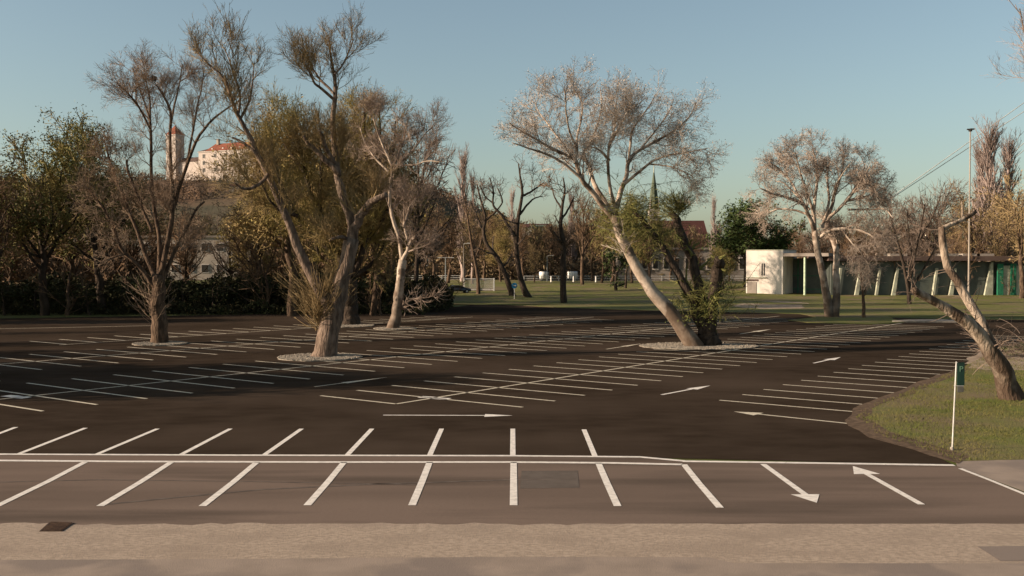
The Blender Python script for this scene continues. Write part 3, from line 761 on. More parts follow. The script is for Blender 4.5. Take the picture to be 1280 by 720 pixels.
o_ = np.empty((n, k, 3)); p[:, 2] = np.maximum(p[:, 2], .05); o_[:, 0] = p; st = rng.uniform(1, 3.2, (n, 1)) / (k - 1)
for j_ in range(1, k):
    d = norm(d + rng.normal(0, .14, (n, 3)) + np.array([.0, 0, -.07])); p = p + d * st; p[:, 2] = np.maximum(p[:, 2], .04); o_[:, j_] = p
R1 = np.full((n, 1), .022) * np.linspace(1, .5, k)[None]
g = grow(o_, R1, 3.5, (.3, 1.2), (20, 70), 4, .15, (0, 0, -.04), .7, .009, rng, 0)
V, F = tubes([(o_, R1, 3), (g[0], g[1], 3)])
fb = link(bpy.data.objects.new('brushwood', fast_mesh('brushwood', V, F, M['tw_grey']))); fb.location = bt
tag(fb, 'dark tangle of fallen twigs on the grass behind the broken leaning tree', 'brushwood', kind='stuff')
def t8x(rng, P, Rr):
    g3 = grow(P[1:2], Rr[1:2], 5, (.5, 1.6), (40, 80), 5, .15, (0, 0, -.04), .1, .008, rng, .0, .5)
    return [(g3[0], g3[1], 3)]
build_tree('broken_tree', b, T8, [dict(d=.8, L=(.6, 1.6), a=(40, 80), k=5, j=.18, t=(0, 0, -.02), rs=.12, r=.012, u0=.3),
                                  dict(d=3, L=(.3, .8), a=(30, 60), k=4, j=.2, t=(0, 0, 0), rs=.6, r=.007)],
           M['bark_dead'], M['tw_grey'], 'broken leaning tree with bare snapped limbs, on the grass at the right edge', seed=18, sides=16, extra=t8x, lump=.06)  # no real crown left: the crown part here is only loose twigs

SC[:] = [.75, .85]
# dark bare park trees in the middle
def park(px, py, limbs, label, seed, bark='bark_dark', twig='tw_grey', lv=None, name='bare_tree', leaf=None, leafm=None):
    b = gp(px, py); Y = b.y
    L = [pl(Y, l, 0, ((i * 37) % 7 - 3) * .6 if i else 0, flare=(i == 0)) for i, l in enumerate(limbs)]
    return build_tree(name, b, L, lv or [
        dict(d=.8, L=(1.5, 5), a=(30, 65), k=7, j=.2, t=(0, 0, .06), rs=.45, r=.05, u0=.35),
        dict(d=2.2, L=(1, 2.6), a=(30, 60), k=5, j=.2, t=(0, 0, .05), rs=.6, r=.04, u0=.15),
        dict(d=3.2, L=(.7, 1.6), a=(30, 60), k=4, j=.2, t=(0, 0, .03), rs=.6, r=.024, u0=.15)],
        M[bark], M[twig], label, seed=seed, sides=8, leaf=leaf, leafm=leafm)
park(641, 370, [[(641, 371, 5), (634, 350, 4), (628, 335, 3.6), (620, 320, 3.4), (608, 305, 3), (604, 288, 2.6), (607, 272, 2), (601, 250, 1.5), (596, 230, 1)],
                [(607, 275, 2), (618, 266, 1.6), (628, 252, 1.2), (622, 235, .8)], [(605, 290, 2), (597, 272, 1.4), (588, 252, 1)], [(628, 335, 2), (634, 328, 1.5), (640, 318, 1)]],
     'dark bare tree leaning left on the lawn, just left of the blue sign', 21)
park(661, 372, [[(661, 373, 5.5), (652, 352, 4.5), (648, 335, 4), (646, 318, 3.6), (646, 297, 3.4), (647, 275, 3), (650, 258, 2.5), (653, 240, 2), (650, 220, 1.4), (648, 205, .9)],
                [(646, 297, 3), (636, 283, 2.6), (626, 268, 2.2), (616, 255, 1.8), (617, 240, 1.3), (612, 222, .9)], [(653, 245, 2), (666, 238, 1.6), (680, 228, 1)],
                [(648, 270, 2), (660, 255, 1.7), (668, 248, 1.2), (678, 245, .8)], [(617, 255, 1.4), (606, 245, 1.1), (600, 232, .8)]],
     'dark bare tree with curved trunk on the lawn, just right of the blue sign', 22)
park(705, 379, [[(705, 380, 5), (704, 350, 4.4), (704, 325, 4), (705, 305, 3.6), (701, 285, 3), (702, 262, 2.4), (706, 240, 1.6), (704, 222, .9)],
                [(704, 308, 2.8), (695, 295, 2.6), (686, 284, 2.2)], [(702, 275, 2), (712, 258, 1.5), (718, 245, 1)], [(703, 262, 1.8), (694, 248, 1.3), (690, 234, .8)]],
     'straight dark bare tree on the lawn edge left of the leaning sycamore', 23, twig='tw_brown')
park(598, 368, [[(598, 369, 3), (597, 345, 2.6), (592, 318, 2.2), (588, 295, 1.8), (584, 270, 1.3), (580, 248, .8)], [(594, 325, 1.6), (602, 300, 1.3), (606, 275, .8)], [(589, 300, 1.4), (576, 280, 1), (570, 262, .7)]],
     'thin brown tree at the end of the white mesh fence', 24, twig='tw_brown', bark='bark_brown')
park(1080, 397, [[(1080, 398, 2.8), (1079, 375, 2.2), (1078, 355, 1.8), (1075, 335, 1.2)], [(1079, 368, 1.4), (1086, 350, 1.1), (1090, 338, .7)]],
     'small thin young tree on the grass right of the twin trunked sycamore', 25, bark='bark_brown', twig='tw_brown',
     lv=[dict(d=2.5, L=(.6, 2), a=(25, 60), k=5, j=.2, t=(0, 0, .06), rs=.5, r=.025, u0=.3), dict(d=2.5, L=(.4, 1), a=(25, 60), k=4, j=.2, rs=.6, r=.02)])
park(1138, 380, [[(1137, 381, 3), (1134, 355, 2.4), (1128, 325, 2), (1118, 290, 1.6), (1112, 262, 1)], [(1136, 360, 2.2), (1142, 325, 1.9), (1150, 290, 1.5), (1156, 255, 1)],
                 [(1137, 365, 2), (1152, 340, 1.6), (1166, 315, 1.2), (1174, 290, .8)], [(1142, 330, 1.6), (1136, 295, 1.2), (1134, 262, .8)], [(1150, 300, 1.4), (1166, 270, 1.1), (1176, 245, .8)]],
     'bushy multi stemmed bare tree left of the broken leaning tree', 26, twig='tw_grey',
     lv=[dict(d=1.0, L=(2, 5), a=(20, 55), k=6, j=.15, t=(0, 0, .08), rs=.5, r=.05, u0=.1), dict(d=1.6, L=(1, 2.6), a=(25, 55), k=5, j=.18, t=(0, 0, .05), rs=.6, r=.035, u0=.1), dict(d=2, L=(.7, 1.5), a=(25, 60), k=4, j=.2, rs=.6, r=.025)])
park(770, 363, [[(770, 364, 2.5), (770, 350, 2.3), (771, 338, 2)], [(771, 342, 1.5), (764, 328, 1.2), (758, 318, .8)], [(771, 342, 1.5), (779, 328, 1.2), (786, 318, .8)]],
     'small round leafy tree on the lawn under the leaning sycamore', 27, lv=[dict(d=4, L=(.8, 3), a=(30, 80), k=5, j=.2, t=(0, 0, .02), rs=.5, r=.04, u0=.2), dict(d=3, L=(.5, 1.2), a=(30, 70), k=4, j=.2, rs=.5, r=.03)],
     leaf=dict(s=.3, n=2, sp=.2), leafm=M['leaf_dark'])

# -------------------------------------------------- background tree kinds, built once and copied
def kind_tree(seed, Hh, spread, twig, bark, habit='round', leaf=None, leafm=None, rs=1.0, dens=1.0):
    rng = np.random.default_rng(seed); K = 14
    th = Hh * (.92 if habit == 'poplar' else .7)
    z = np.linspace(0, th, K); w = rng.normal(0, .012 * Hh, (K, 2)).cumsum(0) * .5; w[0] = 0
    P0 = np.concatenate([w, z[:, None]], 1)[None]; R0 = (Hh * .018 * np.linspace(1.15, .25, K))[None]
    if habit == 'poplar':
        a = grow(P0, R0, 7 * dens, (.16 * Hh, .28 * Hh), (15, 34), 6, .06, (0, 0, .22), .5, .04, rng, .08, 1, .45)
        b_ = grow(a[0], a[1], 1.6 * dens, (.04 * Hh, .10 * Hh), (12, 35), 5, .08, (0, 0, .16), .6, .03 * rs, rng, .05)
        c = grow(b_[0], b_[1], 1.6 * dens, (.02 * Hh, .05 * Hh), (12, 40), 4, .1, (0, 0, .12), .6, .024 * rs, rng, .05)
    elif habit == 'shrub':
        a0 = np.repeat(P0, 1, 0)
        a = grow(P0 * np.array([1, 1, .35]), R0 * .6, 5, (.5 * Hh, .95 * Hh), (15, 60), 7, .1, (0, 0, .1), .5, .04, rng, .0, .8, .3)
        b_ = grow(a[0], a[1], 1.8 * dens, (.12 * Hh, .3 * Hh), (20, 55), 5, .14, (0, 0, .06), .6, .03 * rs, rng, .15)
        c = grow(b_[0], b_[1], 2.2 * dens, (.08 * Hh, .16 * Hh), (20, 60), 4, .16, (0, 0, .03), .6, .024 * rs, rng, .1)
    else:
        a = grow(P0, R0, 2.6, (.35 * spread, .66 * spread), (22, 66), 8, .11, (0, 0, .09), .55, .06, rng, .28, 1, .35)
        b_ = grow(a[0], a[1], 1.7 * dens, (.12 * spread, .28 * spread), (25, 60), 6, .14, (0, 0, .06), .6, .04 * rs, rng, .12)
        c = grow(b_[0], b_[1], 2.8 * dens, (.06 * spread, .15 * spread), (25, 60), 4, .18, (0, 0, .03 if habit != 'weep' else -.12), .6, .028 * rs, rng, .1)
    tv = tubes([(P0, R0, 8), (a[0], a[1], 4)], .04, rng)
    tr = fast_mesh('trunk', tv[0], tv[1], bark, True)
    cv = tubes([(b_[0], b_[1], 3), (c[0], c[1], 3)])
    cr = fast_mesh('crown', cv[0], cv[1], twig)
    lf = None
    if leaf:
        pts = c[0][:, 1:].reshape(-1, 3); pts = pts[rng.random(len(pts)) < leaf.get('p', 1)]
        V, F = cards(pts, leaf['s'], rng, leaf.get('n', 1), leaf.get('sp', .3)); lf = fast_mesh('foliage', V, F, leafm)
    return tr, cr, lf
KT = {}
KT['brown'] = [kind_tree(101, 16, 13, M['tw_brown'], M['bark_brown'], dens=1.0), kind_tree(102, 16, 12, M['tw_brown'], M['bark_brown'])]
KT['grey'] = [kind_tree(103, 16, 13, M['tw_grey'], M['bark_dark'], dens=.9), kind_tree(104, 16, 14, M['tw_grey'], M['bark_dark'], dens=.9)]
KT['olive'] = [kind_tree(105, 17, 13, M['tw_olive'], M['bark_brown'], 'round', dict(s=.14, p=1, n=2, sp=.3), M['tw_olive'], dens=1.25)]
KT['gold'] = [kind_tree(106, 17, 13, M['tw_gold'], M['bark_brown'], 'weep', dict(s=.22, p=.3), M['tw_gold'], dens=1.1)]
KT['green'] = [kind_tree(107, 15, 13, M['tw_olive'], M['bark_dark'], 'round', dict(s=.12, p=1, n=4, sp=.2), M['leaf_green'], dens=1.15),
               kind_tree(108, 15, 14, M['tw_olive'], M['bark_dark'], 'weep', dict(s=.12, p=1, n=4, sp=.2), M['leaf_green'], dens=1.15)]
KT['ever'] = [kind_tree(109, 13, 13, M['scrub'], M['bark_dark'], 'round', dict(s=.26, p=1, n=4, sp=.5), M['leaf_dark'], dens=1.1)]
KT['poplar'] = [kind_tree(110, 28, 8, M['tw_poplar'], M['tw_poplar'], 'poplar', dens=.85)]
KT['shrub'] = [kind_tree(111, 6, 6, M['tw_brown'], M['bark_brown'], 'shrub', dens=1.2)]
KT['darkshrub'] = [kind_tree(112, 6, 6, M['scrub'], M['bark_dark'], 'shrub', dict(s=.25, p=.8, n=2, sp=.25), M['scrub'])]
def place(kind, px, Y, top, label, seed=0, name='bare_tree', cat='tree', group='trees behind the car park', wx=1.0, lean=0, X=None, h=None):
    ks = KT[kind]; tr, cr, lf = ks[seed % len(ks)]
    base = wp(px, HZ, Y) if X is None else Vector((X, Y, 0)); base.z = terr(base.x, Y) - .05
    if h is None:
        h = H + (HZ - top) / FPX * Y - base.z
    zmax = KTH.setdefault(kind + str(seed % len(ks)), max(v.co.z for v in cr.vertices))
    s = h / zmax
    e = empty(name, base, seed * 2.4); e.scale = (s * wx, s * wx, s); e.rotation_euler[0] = lean
    tag(e, label, cat, group)
    link(bpy.data.objects.new('trunk', tr), e); link(bpy.data.objects.new('crown', cr), e)
    if lf: link(bpy.data.objects.new('foliage', lf), e)
    return e
KTH = {}
BG = [
 ('green', 55, 118, 150, 'leafy green tree at the far left, left of the two leafy green ones', 'leafy_tree', 1.15),
 ('green', 128, 122, 132, 'leafy olive green tree directly behind the many limbed tree', 'leafy_tree', 1.0),
 ('brown', -8, 112, 175, 'brown bare tree cut by the left edge of the photo', 'bare_tree', .9),
 ('brown', 92, 130, 215, 'brown bare tree in front of the two leafy green trees', 'bare_tree', 1.2),
 ('brown', 160, 128, 240, 'low brown bare tree behind the many limbed tree', 'bare_tree', 1.3),
 ('brown', 228, 150, 256, 'brown bare tree below the white tower of the castle', 'bare_tree', 1.2),
 ('grey', 285, 160, 252, 'grey brown tree below the white palace of the castle', 'bare_tree', 1.1),
 ('olive', 364, 116, 118, 'domed olive tree behind the left limb of the big forked tree', 'budding_tree', 1.05),
 ('brown', 326, 128, 236, 'brown bare tree between the castle and the olive domed tree', 'bare_tree', 1.0),
 ('olive', 400, 128, 170, 'olive budding tree between the limbs of the big forked tree', 'budding_tree', 1.0),
 ('olive', 466, 118, 122, 'olive brown tall narrow tree behind the slim pale sycamore', 'budding_tree', .75),
 ('grey', 520, 135, 130, 'grey bare tree with pale twigs right behind the slim pale sycamore', 'bare_tree', .7),
 ('brown', 508, 150, 238, 'low brown tree behind the fork of the slim pale sycamore', 'bare_tree', 1.2),
 ('poplar', 578, 245, 176, 'tall columnar poplar with reddish twigs left of centre', 'poplar_tree', 1.0),
 ('poplar', 591, 255, 205, 'shorter columnar poplar just right of the tallest poplar left of centre', 'poplar_tree', .8),
 ('brown', 560, 225, 262, 'brown rounded tree at the foot of the tall poplar, on its left', 'bare_tree', 1.2),
 ('gold', 590, 220, 250, 'golden brown tree at the foot of the tall poplar, on its right', 'bare_tree', .9),
 ('olive', 626, 240, 285, 'yellowish tree behind the pair of dark bare trees on the lawn', 'budding_tree', 1.0),
 ('poplar', 640, 285, 228, 'slender pale poplar between the two dark bare trees', 'poplar_tree', .8),
 ('gold', 668, 230, 298, 'low golden tree right of the dark bare pair', 'bare_tree', 1.0),
 ('brown', 728, 215, 222, 'brown bare tree between the straight dark tree and the leaning sycamore', 'bare_tree', .9),
 ('gold', 752, 225, 232, 'golden brown tree behind the leaning sycamore trunk', 'bare_tree', .9),
 ('poplar', 715, 275, 232, 'brown poplar behind the straight dark bare tree', 'poplar_tree', 1.0),
 ('green', 782, 200, 238, 'green leafy tree between the leaning sycamore and the church spire', 'leafy_tree', .7),
 ('brown', 812, 230, 285, 'brown tree below the church spire', 'bare_tree', 1.1),
 ('poplar', 893, 250, 238, 'pale thin bare tree between the dark red roof and the round evergreen', 'poplar_tree', .7),
 ('ever', 931, 205, 250, 'round dark evergreen tree above the white building', 'evergreen_tree', 1.2),
 ('green', 905, 198, 305, 'low leafy tree left of the white building', 'leafy_tree', 1.2),
 ('brown', 978, 225, 286, 'brown bare tree right of the round evergreen', 'bare_tree', 1.0),
 ('brown', 1062, 205, 262, 'brown tree behind the twin trunked sycamore', 'bare_tree', 1.2),
 ('grey', 1108, 200, 232, 'dark grey bare tree right of the twin trunked sycamore', 'bare_tree', 1.0),
 ('grey', 1165, 195, 218, 'grey bare tree left of the tall lamp mast', 'bare_tree', .95),
 ('gold', 1212, 190, 222, 'golden brown tree behind the tall lamp mast', 'bare_tree', 1.1),
 ('poplar', 1240, 235, 140, 'tall columnar poplar near the right edge behind the bridge cables', 'poplar_tree', 1.5),
 ('poplar', 1256, 240, 158, 'shorter columnar poplar touching the tall one near the right edge', 'poplar_tree', 1.4),
 ('poplar', 1226, 242, 168, 'slightly shorter poplar left of the tall one near the right edge', 'poplar_tree', 1.3),
 ('gold', 1278, 170, 190, 'golden brown tree cut by the right edge of the photo', 'bare_tree', 1.0),
 ('brown', 1230, 215, 262, 'brown tree at the foot of the poplar near the right edge', 'bare_tree', 1.0),
]
MORE = [(15, 'brown', 150, 245), (70, 'brown', 155, 232), (118, 'brown', 145, 250), (195, 'brown', 140, 262), (232, 'brown', 175, 262), (306, 'olive', 140, 250), (340, 'brown', 170, 222),
        (378, 'brown', 150, 200), (425, 'olive', 150, 165), (450, 'brown', 160, 190), (482, 'brown', 165, 215), (495, 'olive', 145, 195), (528, 'brown', 185, 248), (542, 'brown', 220, 250),
        (606, 'brown', 245, 258), (622, 'olive', 268, 262), (655, 'brown', 262, 272), (688, 'brown', 265, 266), (702, 'grey', 270, 268), (740, 'brown', 245, 262), (765, 'olive', 240, 246), (790, 'olive', 225, 268),
        (798, 'brown', 262, 282), (838, 'brown', 262, 286), (872, 'brown', 255, 296), (912, 'brown', 240, 292), (955, 'grey', 240, 290), (1000, 'brown', 235, 278), (1022, 'grey', 225, 270), (1045, 'brown', 230, 268),
        (1085, 'brown', 225, 262), (1130, 'brown', 220, 255), (1150, 'grey', 225, 240), (1190, 'brown', 215, 250), (1255, 'gold', 205, 235), (1268, 'brown', 225, 250), (1300, 'gold', 190, 205), (-20, 'brown', 135, 210), (40, 'grey', 170, 215)]
MLAB = ['at the far left under the leafy green tree', 'left behind the two leafy green trees', 'between the two leafy green trees', 'just left below the castle tower', 'right behind the castle hill gap of the many limbed tree', 'budding between the castle and the big forked tree', 'behind the left limb of the forked tree', 'behind the olive domed tree', 'budding between the forked tree limbs', 'right of the forked tree trunk', 'left of the slim pale sycamore crown', 'budding behind the slim pale sycamore trunk', 'right of the slim pale sycamore, under the hill', 'left of the tall poplar group', 'right of the shorter poplar', 'left of the leaning dark tree on the lawn', 'between the two dark bare trees, far behind', 'above the white van', 'left of the straight dark bare tree, far behind', 'right of the straight dark bare tree, far behind', 'low behind the leaning sycamore trunk', 'budding right of the leaning sycamore trunk', 'left of the church spire foot', 'between the church spire and the dark red roof', 'under the dark red roof', 'just left of the round evergreen', 'just right of the round evergreen', 'behind the canopy of the white building', 'left behind the twin trunked sycamore', 'exactly behind the twin trunked sycamore', 'right behind the thin young tree', 'left of the bushy multi stemmed tree', 'right of the bushy multi stemmed tree', 'between the lamp mast and the broken limb', 'golden, right of the right hand poplar', 'low at the right edge above the hall', 'golden, cut off by the right edge', 'cut off by the left edge', 'under the left leafy tree, far behind']
for i, (px, k, Y, top) in enumerate(MORE):
    place(k, px, Y, top, 'woodland belt tree ' + MLAB[i], i + 3, 'bare_tree', group='woodland belt trees')
for i, (k, px, Y, top, lab, nm, wx) in enumerate(BG):
    place(k, px, Y, top, lab, i, nm, wx=wx)
# shrubs in front of the left trees
SH = [('darkshrub', 5, 118, 340, 'dark shrub at the left edge behind the car park'), ('darkshrub', 45, 121, 335, 'dark shrub under the leafy green tree at far left'),
      ('shrub', 84, 118, 318, 'tangled brown shrub under the leafy green trees'), ('darkshrub', 112, 119, 345, 'low dark shrub left of the many limbed tree'),
      ('darkshrub', 150, 122, 330, 'dark shrub just left behind the many limbed trunk'), ('darkshrub', 228, 124, 335, 'dark shrub just right behind the many limbed trunk'),
      ('darkshrub', 268, 123, 348, 'low dark shrub below the pale wall'), ('darkshrub', 305, 125, 340, 'dark shrub right of the pale wall'),
      ('shrub', 335, 123, 310, 'brown shrub left of the big forked trunk'), ('darkshrub', 370, 126, 325, 'dark shrub touching the left of the big forked trunk'),
      ('darkshrub', 460, 122, 330, 'dark shrub between the two forked trees'), ('shrub', 475, 118, 345, 'brown shrub left of the slim pale sycamore'),
      ('shrub', 532, 125, 335, 'brown leafless shrub right of the slim pale sycamore'), ('darkshrub', 552, 150, 350, 'low dark shrub at the end of the dark thicket')]
for i, (k, px, Y, top, lab) in enumerate(SH):
    place(k, px, Y, top, lab, i, 'shrub', 'shrub', 'shrubs along the back of the car park', wx=1.5)
HS = [(1066, 'shrub', 188, 322), (1100, 'shrub', 184, 316), (1140, 'shrub', 180, 306), (1160, 'shrub', 184, 314), (1212, 'shrub', 180, 312), (1180, 'shrub', 188, 320), (1262, 'shrub', 178, 330)]
HS += [(1095, 'brown', 184, 292), (1150, 'grey', 182, 286), (1196, 'brown', 184, 284), (1062, 'brown', 182, 290)]
HL = ['between the twin trunks and the thin young tree', 'right of the thin young tree', 'tallest, under the bushy bare tree', 'right of the bushy bare tree', 'at the foot of the lamp mast', 'between the two snapped limbs', 'furthest right by the green frames', 'tree sized, right of the thin young tree', 'tree sized, behind the upper broken limb', 'tree sized, just left of the lamp mast', 'tree sized, right beside the twin trunks']
for i, (px, k, Y, top) in enumerate(HS):
    place(k, px, Y, top, 'bare brown shrub by the glazed hall, ' + HL[i], i + 1, 'shrub', 'shrub', 'shrubs in front of the glazed hall', wx=.8)
# trees outside the frame on the left whose shadows fall across the car park and the thicket
OFF = [('ever', -48, 45.5, 14), ('brown', -60, 44, 18), ('green', -62, 62, 14), ('ever', -74, 47, 19), ('brown', -72, 70, 16), ('ever', -66, 101, 12), ('ever', -76, 108, 14),
       ('ever', -72, 116, 12), ('ever', -80, 122, 13), ('ever', -86, 113, 13), ('ever', -74, 128, 11), ('brown', -62, 84, 10)]
for i, (k, X, Y, h) in enumerate(OFF):
    place(k, 0, Y, 0, 'tall tree standing outside the left edge of the photo', i, 'leafy_tree', X=X, h=h, group='trees outside the left edge', wx=1.1)

# dark thicket (nobody could count its bushes)
def cloud(name, boxes, n, size, m, seed, elong=1.6):
    rng = np.random.default_rng(seed); out = []
    for (x0, x1, y0, y1, h0, h1) in boxes:
        m_ = n; x = rng.uniform(x0, x1, m_); y = rng.uniform(y0, y1, m_)
        hh = h0 + (h1 - h0) * (.5 + .25 * np.sin(x * .55 + y * .3) + .25 * np.sin(x * 1.3 + 2))
        z = rng.random(m_) ** .8 * hh + np.array([terr(0, yy) for yy in y]); out.append(np.stack([x, y, z], 1))
    V, F = cards(np.concatenate(out), size, rng, 1, size * .3, elong)
    o = link(bpy.data.objects.new(name, fast_mesh(name, V, F, m))); o['kind'] = 'stuff'; return o
cloud('thicket', [(-75, -8, 124, 142, 2.0, 4.8)], 45000, .34, M['scrub'], 5)
cloud('undergrowth', [(-72, -10, 119, 126, .3, 1.6)], 9000, .3, M['scrub'], 6)

# far woods as one mass each
def wood(name, pts, m, seed, r=.06, dens=1.0):
    """pts: (x,y,z0,h) rows"""
    rng = np.random.default_rng(seed); A_ = np.array(pts); n = len(A_); K = 6
    z = np.linspace(0, 1, K)
    P = np.stack([np.stack([A_[:, 0]] * K, 1), np.stack([A_[:, 1]] * K, 1), A_[:, 2:3] + z[None] * A_[:, 3:4] * .85], 2)
    R = np.full((n, 1), r * 3) * np.linspace(1, .4, K)[None]
    hm = A_[:, 3].mean()
    a = grow(P, R, 22 / hm * dens, (.2 * hm, .42 * hm), (20, 60), 5, .12, (0, 0, .1), .6, r, rng, .02)
    b_ = grow(a[0], a[1], 150 / hm / 3 * dens, (.08 * hm, .18 * hm), (20, 60), 4, .15, (0, 0, .05), .7, r * .8, rng, .1)
    V, F = tubes([(P, R, 3), (a[0], a[1], 3), (b_[0], b_[1], 3)])
    o = link(bpy.data.objects.new(name, fast_mesh(name, V, F, m))); o['kind'] = 'stuff'; return o
rg = random.Random(4)
pts = []
for i in range(760):
    Y = rg.uniform(275, 350); X = (rg.uniform(-.55, .56) if i < 460 else rg.uniform(-.2, .24)) * Y
    if .16 < X / Y < .215 and rg.random() < .8: continue
    pts.append((X, Y, 1.5, rg.uniform(12, 20) * (1.0 if X < 0 else .85)))
wood('far_wood', pts, M['farwood'], 8, .12, 1.1)
pts = [(rg.uniform(.28, .56) * Y, Y, 1.4, rg.uniform(8, 13)) for Y in [rg.uniform(205, 250) for _ in range(40)]]
wood('wood', pts, M['tw_brown'], 9, .07, 1.0)

cloud('far_scrub', [(-60, 90, 262, 285, 3, 8), (60, 130, 215, 230, 2, 5)], 26000, .45, M['farwood'], 12, 3.5)
cloud('belt_scrub', [(-95, -56, 150, 175, 4, 10), (-40, -20, 150, 175, 3, 8)], 18000, .4, M['tw_brown'], 13, 3.5)
# ------------------------------------------------------------------ castle hill
hx = [(-900, 60), (-400, 66), (0, 70), (200, 73), (340, 72), (480, 71), (540, 66), (575, 55), (620, 42), (680, 26), (760, 12), (900, 3), (1100, 0)]
def hill(x, y):
    px = 640 + x / 900 * FPX
    if px <= hx[0][0]: h = hx[0][1]
    elif px >= hx[-1][0]: h = 0
    else:
        for (a, ha), (b_, hb) in zip(hx, hx[1:]):
            if a <= px <= b_: h = ha + (hb - ha) * (px - a) / (b_ - a)
    t = min(max((y - 560) / 310, 0), 1); t = t * t * (3 - 2 * t)
    q = min(max((1500 - y) / 400, 0), 1)
    return h * t * q
xs = np.linspace(-1100, 350, 90); ys = np.linspace(540, 1600, 50)
V = np.array([[x, y, hill(x, y) + 1.5 - (1 if hill(x, y) < .5 else 0)] for y in ys for x in xs])
F = np.array([[j * 90 + i, j * 90 + i + 1, (j + 1) * 90 + i + 1, (j + 1) * 90 + i] for j in range(49) for i in range(89)])
tag(link(bpy.data.objects.new('hill', fast_mesh('hill', V, F, M['hillwood'], True))), kind='structure')
rng = np.random.default_rng(77)
n = 2600; x = rng.uniform(-560, 130, n); y = rng.uniform(600, 980, n)
pxs = 640 + x / y * FPX
ok = ~((pxs > 205) & (pxs < 335) & (y > 840))
x, y = x[ok], y[ok]
c = np.stack([x, y, [hill(a, b_) + 3 for a, b_ in zip(x, y)]], 1)
q = norm(rng.normal(0, 1, (len(c), 42, 3))) * (rng.random((len(c), 42, 1)) ** .4) * rng.uniform(3.5, 7, (len(c), 1, 1)) * np.array([1, 1, .9])
V, F = cards((c[:, None, :] + q).reshape(-1, 3), 1.1, rng, 1, .2)
tag(link(bpy.data.objects.new('hillside_wood', fast_mesh('hillside_wood', V, F, M['hillwood']))), kind='stuff')

# ------------------------------------------------------------------ castle
CY = 900.0
def cx(px): return (px - 640) / FPX * CY
def cz(py): return H + (HZ - py) / FPX * CY
base_z = cz(226)
ct = empty('castle', (cx(285), CY, base_z), -.45); tag(ct, 'white castle palace with red tiled roof and corner tower on the hill', 'castle')
def lc(px, py, dy=0): return Vector(((cx(px) - cx(285)) * 1.22, dy, cz(py) - base_z))
x0, x1 = lc(247, 0).x, lc(334, 0).x; zt = lc(0, 189).z; D_ = 40
MB().box(((x0 + x1) / 2, D_ / 2, zt / 2 - 3), (x1 - x0, D_, zt + 6)).build('wall', M['castle'], ct)
MB().box(((x0 + x1) / 2, D_ / 2, zt + .3), (x1 - x0 + 1.2, D_ + 1.2, .7)).build('cornice', M['castle_trim'], ct)
def hip(mb, xa, xb, ya, yb, z, h, ins):
    v = [mb.bm.verts.new(p) for p in ((xa, ya, z), (xb, ya, z), (xb, yb, z), (xa, yb, z), (xa + ins, (ya + yb) / 2, z + h), (xb - ins, (ya + yb) / 2, z + h))]
    for f in ((0, 1, 5, 4), (1, 2, 5), (2, 3, 4, 5), (3, 0, 4), (3, 2, 1, 0)): mb.bm.faces.new([v[i] for i in f])
rz = zt + .66; rh = lc(0, 178).z - rz
mb = MB(); hip(mb, x0 + 8, x1 + .8, -.8, 15, rz, rh, 5); rf = mb.build('roof', M['tile'], ct)
mb = MB(); hip(mb, x0 - .8, x0 + 12, -.6, D_, rz, rh * .96, 5); mb.build('wing_roof', M['tile_brown'], ct)
for i, px in enumerate((264, 278, 289, 300, 312, 324)):
    d = lc(px, 185.5); m_ = MB(); m_.box((d.x, 2.3, d.z), (1.5, 2.6, 1.6)); m_.build('dormer', M['castle_trim'], ct)
MB().box((lc(267, 0).x, 6, lc(0, 176).z), (2.2, 2.2, 5)).build('chimney', M['stone'], ct)
for px in (254, 262.5, 269, 275.5, 282, 288.5, 295, 302, 309, 316, 323, 330):
    for py in (194, 202.5, 211.5):
        d = lc(px, py); w = 1.7 if px not in (262.5, 275.5, 288.5) else 1.2
        if px in (262.5, 275.5, 288.5, 302, 316): continue
        fr = MB().box((d.x, -.12, d.z), (w + 1.3, .24, 3.7)).build('window', M['castle_trim'], ct)
        MB().box((d.x, -.3, d.z), (w + .6, .14, 3.2)).build('pane', M['window'], fr)
mb = MB(); d = lc(281, 221)
mb.box((d.x, -.15, 1.8), (3.2, .3, 3.6)); mb.cyl((d.x, -.3, 3.6), (d.x, .2, 3.6), 1.6, n=20); mb.build('gateway', M['window'], ct)
d = lc(268, 221); MB().box((d.x, -.15, 2.6), (2, .3, 3)).build('window', M['window'], ct)
MB().box((lc(298, 0).x, -5, 1.4), (14, 5, 2.8)).build('pavilion', M['castle_trim'], ct)
mb = MB(); mb.box((lc(275, 0).x, -10, -3), (95, 1.5, 6))
for i in range(11): mb.box((lc(262 + i * 8, 0).x, -11, -2.8), (1.6, 1.6, 7.5))
mb.build('terrace_wall', M['stone'], ct)
tx0, tx1 = lc(213, 0).x, lc(227.5, 0).x; tz = lc(0, 164).z
tx0 -= 13.3; tx1 -= 14.3
tw = MB().box(((tx0 + tx1) / 2, 10, tz / 2 - 5), (tx1 - tx0, 11, tz + 10)).build('tower', M['castle'], ct)
MB().box(((tx0 + tx1) / 2, 10, tz + .4), (tx1 - tx0 + 1, 12, .9)).build('tower_cornice', M['castle_trim'], tw)
MB().box(((tx1 + x0) / 2 - .05, 14, 8), (x0 - tx1 - .2, 12, 22)).build('linking_wing', M['castle'], ct)
mb = MB(); hip(mb, tx1 + .1, x0 - .15, 7.6, 20.4, 19.01, 4.5, 1); mb.build('linking_roof', M['tile_brown'], ct)
mb = MB(); cxx = (tx0 + tx1) / 2; zr = tz + .85; ap = lc(0, 150).z; hw = (tx1 - tx0) / 2 + .4
v = [mb.bm.verts.new(p) for p in ((cxx - hw, 4, zr), (cxx + hw, 4, zr), (cxx + hw, 16, zr), (cxx - hw, 16, zr), (cxx, 10, ap))]
